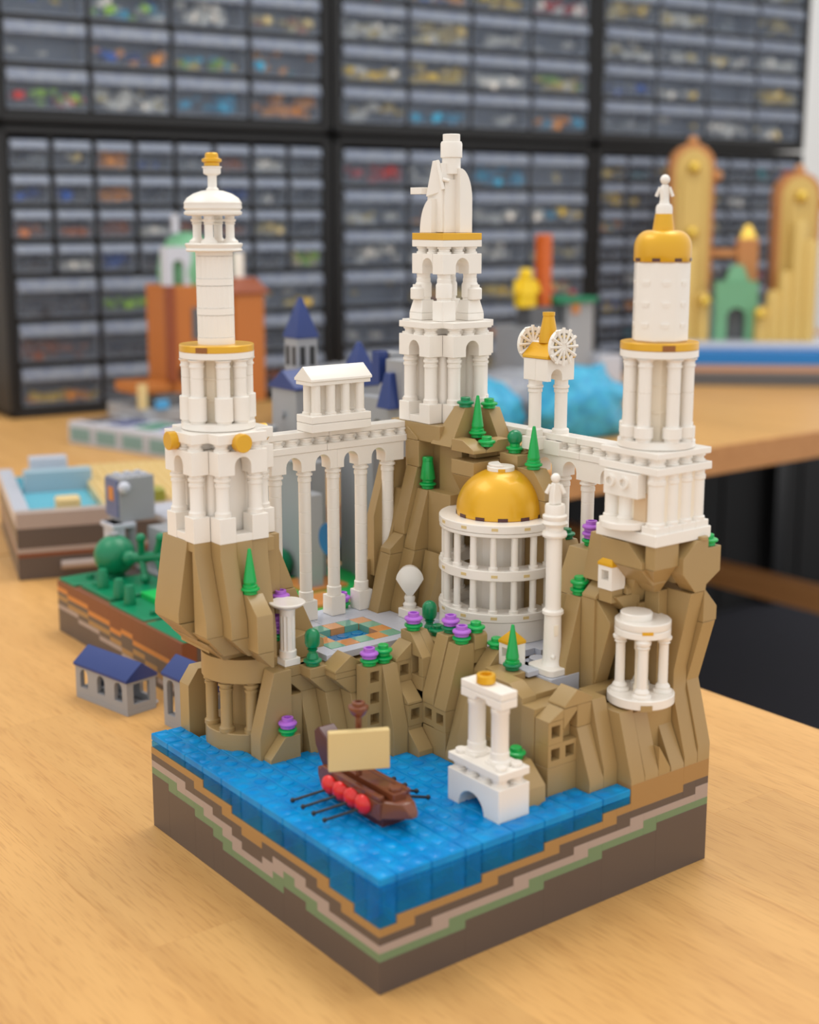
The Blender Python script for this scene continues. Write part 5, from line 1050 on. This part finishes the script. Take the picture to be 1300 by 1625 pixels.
part(yf, 'leg', MB().box(132.2, 133.9, 137.5, 139.5, 18.5, 20.6), YEL, bev=.15); part(yf, 'leg', MB().box(134.1, 135.8, 137.5, 139.5, 18.5, 20.6), YEL, bev=.15); part(yf, 'torso', MB().taper(132, 136, 137.4, 139.6, 20.6, 23.6, .8), YEL, bev=.15); part(yf, 'head', MB().lathe([(.9, 23.6), (1.2, 23.9), (1.2, 25.0), (.9, 25.4), (0, 25.5)], 134, 138.5, seg=16), YEL, bev=0); part(yf, 'arm', MB().rod((131.9, 138.5, 23.2), (131.3, 138, 21.2), .5), YEL, bev=0); part(yf, 'arm', MB().rod((136.1, 138.5, 23.2), (136.7, 138, 21.2), .5), YEL, bev=0)
# bags of pieces
def bag(c, r, sz, m, label, seed):
    rnd = random.Random(seed); bm = bmesh.new(); bmesh.ops.create_icosphere(bm, subdivisions=4, radius=1)
    ph = [(Vector((rnd.uniform(-1, 1), rnd.uniform(-1, 1), rnd.uniform(-1, 1))).normalized()*rnd.uniform(2, 7), rnd.uniform(0, 6)) for _ in range(14)]
    for v in bm.verts:
        k = 1+.04*sum((1-2*abs(math.sin(v.co.dot(d)*1.7+p)))*2.2/(1+i*.25) for i, (d, p) in enumerate(ph))/2; v.co = Vector((v.co.x*r[0]*k, v.co.y*r[1]*k, max(-.55, v.co.z*k)*sz+sz*.55))
    bmesh.ops.scale(bm, vec=(S, S, S), verts=bm.verts); me = bpy.data.meshes.new('plastic_bag'); bm.to_mesh(me); bm.free()
    me.polygons.foreach_set('use_smooth', [True]*len(me.polygons)); me.materials.append(m)
    o = bpy.data.objects.new('plastic_bag', me); COL.objects.link(o); o.location = Vector(c)*S; props(o, label, 'bag')
AZ = see_through('azure film', rgb(70, 176, 220), (.6, .85, .95, 1), .2, .25); PALE = see_through('clear film', rgb(176, 186, 200), (.9, .92, .95, 1), .3, .2)
bag((122, 112, 0), (9, 8), 7.5, AZ, 'large azure plastic bag of pieces behind the right bridge', 1)
bag((107, 119, 0), (8, 7), 6.0, AZ, 'smaller azure plastic bag behind the statue tower', 2)
bag((126, 134, 0), (22, 10), 5.5, PALE, 'pale clear plastic sheet heaped in front of the cabinets', 3)
bag((104, 150, 0), (16, 8), 6.5, PALE, 'pale clear plastic bag behind the castle spire', 4)
# golden palace model on the right
gp_ = thing('golden_palace', (183.3, 146, 0), 'golden twin-towered palace model on a blue layered base at right', 'model', rz=math.atan2(-19.3, 21.7)); ORG[gp_] = Vector((0, 0, 0))
NOU = mat('nougat plastic', rgb(196, 134, 78), .4); SANDY = mat('warm tan plastic', rgb(214, 182, 104), .4); SEA = mat('sea blue plastic', rgb(20, 122, 200), .25); PGOLD = mat('bright gold knob', rgb(232, 196, 84), .25, metal=.5); SLATE = mat('slate blue plastic', rgb(120, 140, 150), .4)
part(gp_, 'bottom', MB().box(-2, 46, 0, 26, 0, 2.6), DARK_GREY, bev=.1); part(gp_, 'strata', MB().box(-2, 46, 0, 26, 2.62, 4.4), TAUPE, bev=.1); part(gp_, 'strata', MB().box(-2, 46, -.05, 26, 3.2, 3.7), AMBER, bev=.05); part(gp_, 'sea', MB().box(-2, 46, 0, 26, 4.42, 7.2), SEA, bev=.1)
part(gp_, 'island', MB().box(0, 44, 4, 26, 7.2, 8.6), LIGHT_GREY, bev=.2)
def golden(x, w_, zt, y):
    r = w_/2; pts = [(x, 8.6), (x+w_, 8.6), (x+w_, zt-r)]+[(x+r+r*math.cos(math.pi*k/12), zt-r+r*math.sin(math.pi*k/12)) for k in range(1, 12)]+[(x, zt-r)]
    part(gp_, 'nougat_shell', MB().prism('y', pts, y, y+7), NOU, bev=.1)
    q = lambda s: [(x+r+(a-x-r)*s, 8.6+(b-8.6)*(.97 if s > .75 else .9)) for a, b in pts]
    part(gp_, 'tan_panel', MB().prism('y', q(.78), y-1.0, y), SANDY, bev=.1); part(gp_, 'inner_panel', MB().prism('y', q(.48), y-1.8, y-1.0), SANDY, bev=.1)
    for z in (zt-r-.4, zt-r-14): part(gp_, 'gold_knob', MB().ball((x+r, y-2.4, z), 1.3), PGOLD, bev=0)
    part(gp_, 'crest', MB().ball((x+r, y+1, zt+.4), 1.2), NOU, bev=0); part(gp_, 'side_knob', MB().ball((x+w_+.6, y+1, zt-r-2), 1.2), NOU, bev=0)
golden(-1, 9.5, 50, 14); golden(21.6, 9.5, 44, 14)
for x, zt in ((1.5, 28), (4.5, 19), (17, 16), (19.3, 19.5), (21.6, 23.5), (24, 34), (26.5, 30)): part(gp_, 'organ_pipe', MB().lathe([(1.6, 8.6), (1.6, zt-1.2), (1.1, zt-.3), (0, zt)], x+2, 10 if x > 15 else 11, seg=14), SANDY, bev=0)
for x, z in ((6.6, 17), (18.2, 14.5)): part(gp_, 'gold_knob', MB().ball((x, 8, z), 1.3), PGOLD, bev=0)
part(gp_, 'gate', MB().prism('y', arch_poly(9.2, 18.2, 8.6, 21, [(13.8, 2.0, 13.5)]), 11, 15), SGR, bev=0); part(gp_, 'gate_frame', MB().prism('y', arch_poly(8, 19.5, 8.6, 17, [(13.8, 4.4, 12)]), 12, 16), SLATE, bev=0); part(gp_, 'gate_door', MB().box(11.8, 15.8, 13.4, 14, 8.6, 15), DARK_GREY, bev=0); part(gp_, 'gate_top', MB().taper(11.3, 16.3, 11.5, 14.5, 21, 24.5, .5), SGR, bev=.1)
part(gp_, 'nougat_tower', MB().box(14.2, 18.6, 15, 19, 8.6, 30), NOU, bev=.15); part(gp_, 'gold_cap', MB().taper(14.5, 18.3, 15.3, 18.7, 30, 33, .3), PGOLD, bev=.1); part(gp_, 'walkway', MB().box(8, 15, 16, 18, 26, 27.8), NOU, bev=.1)
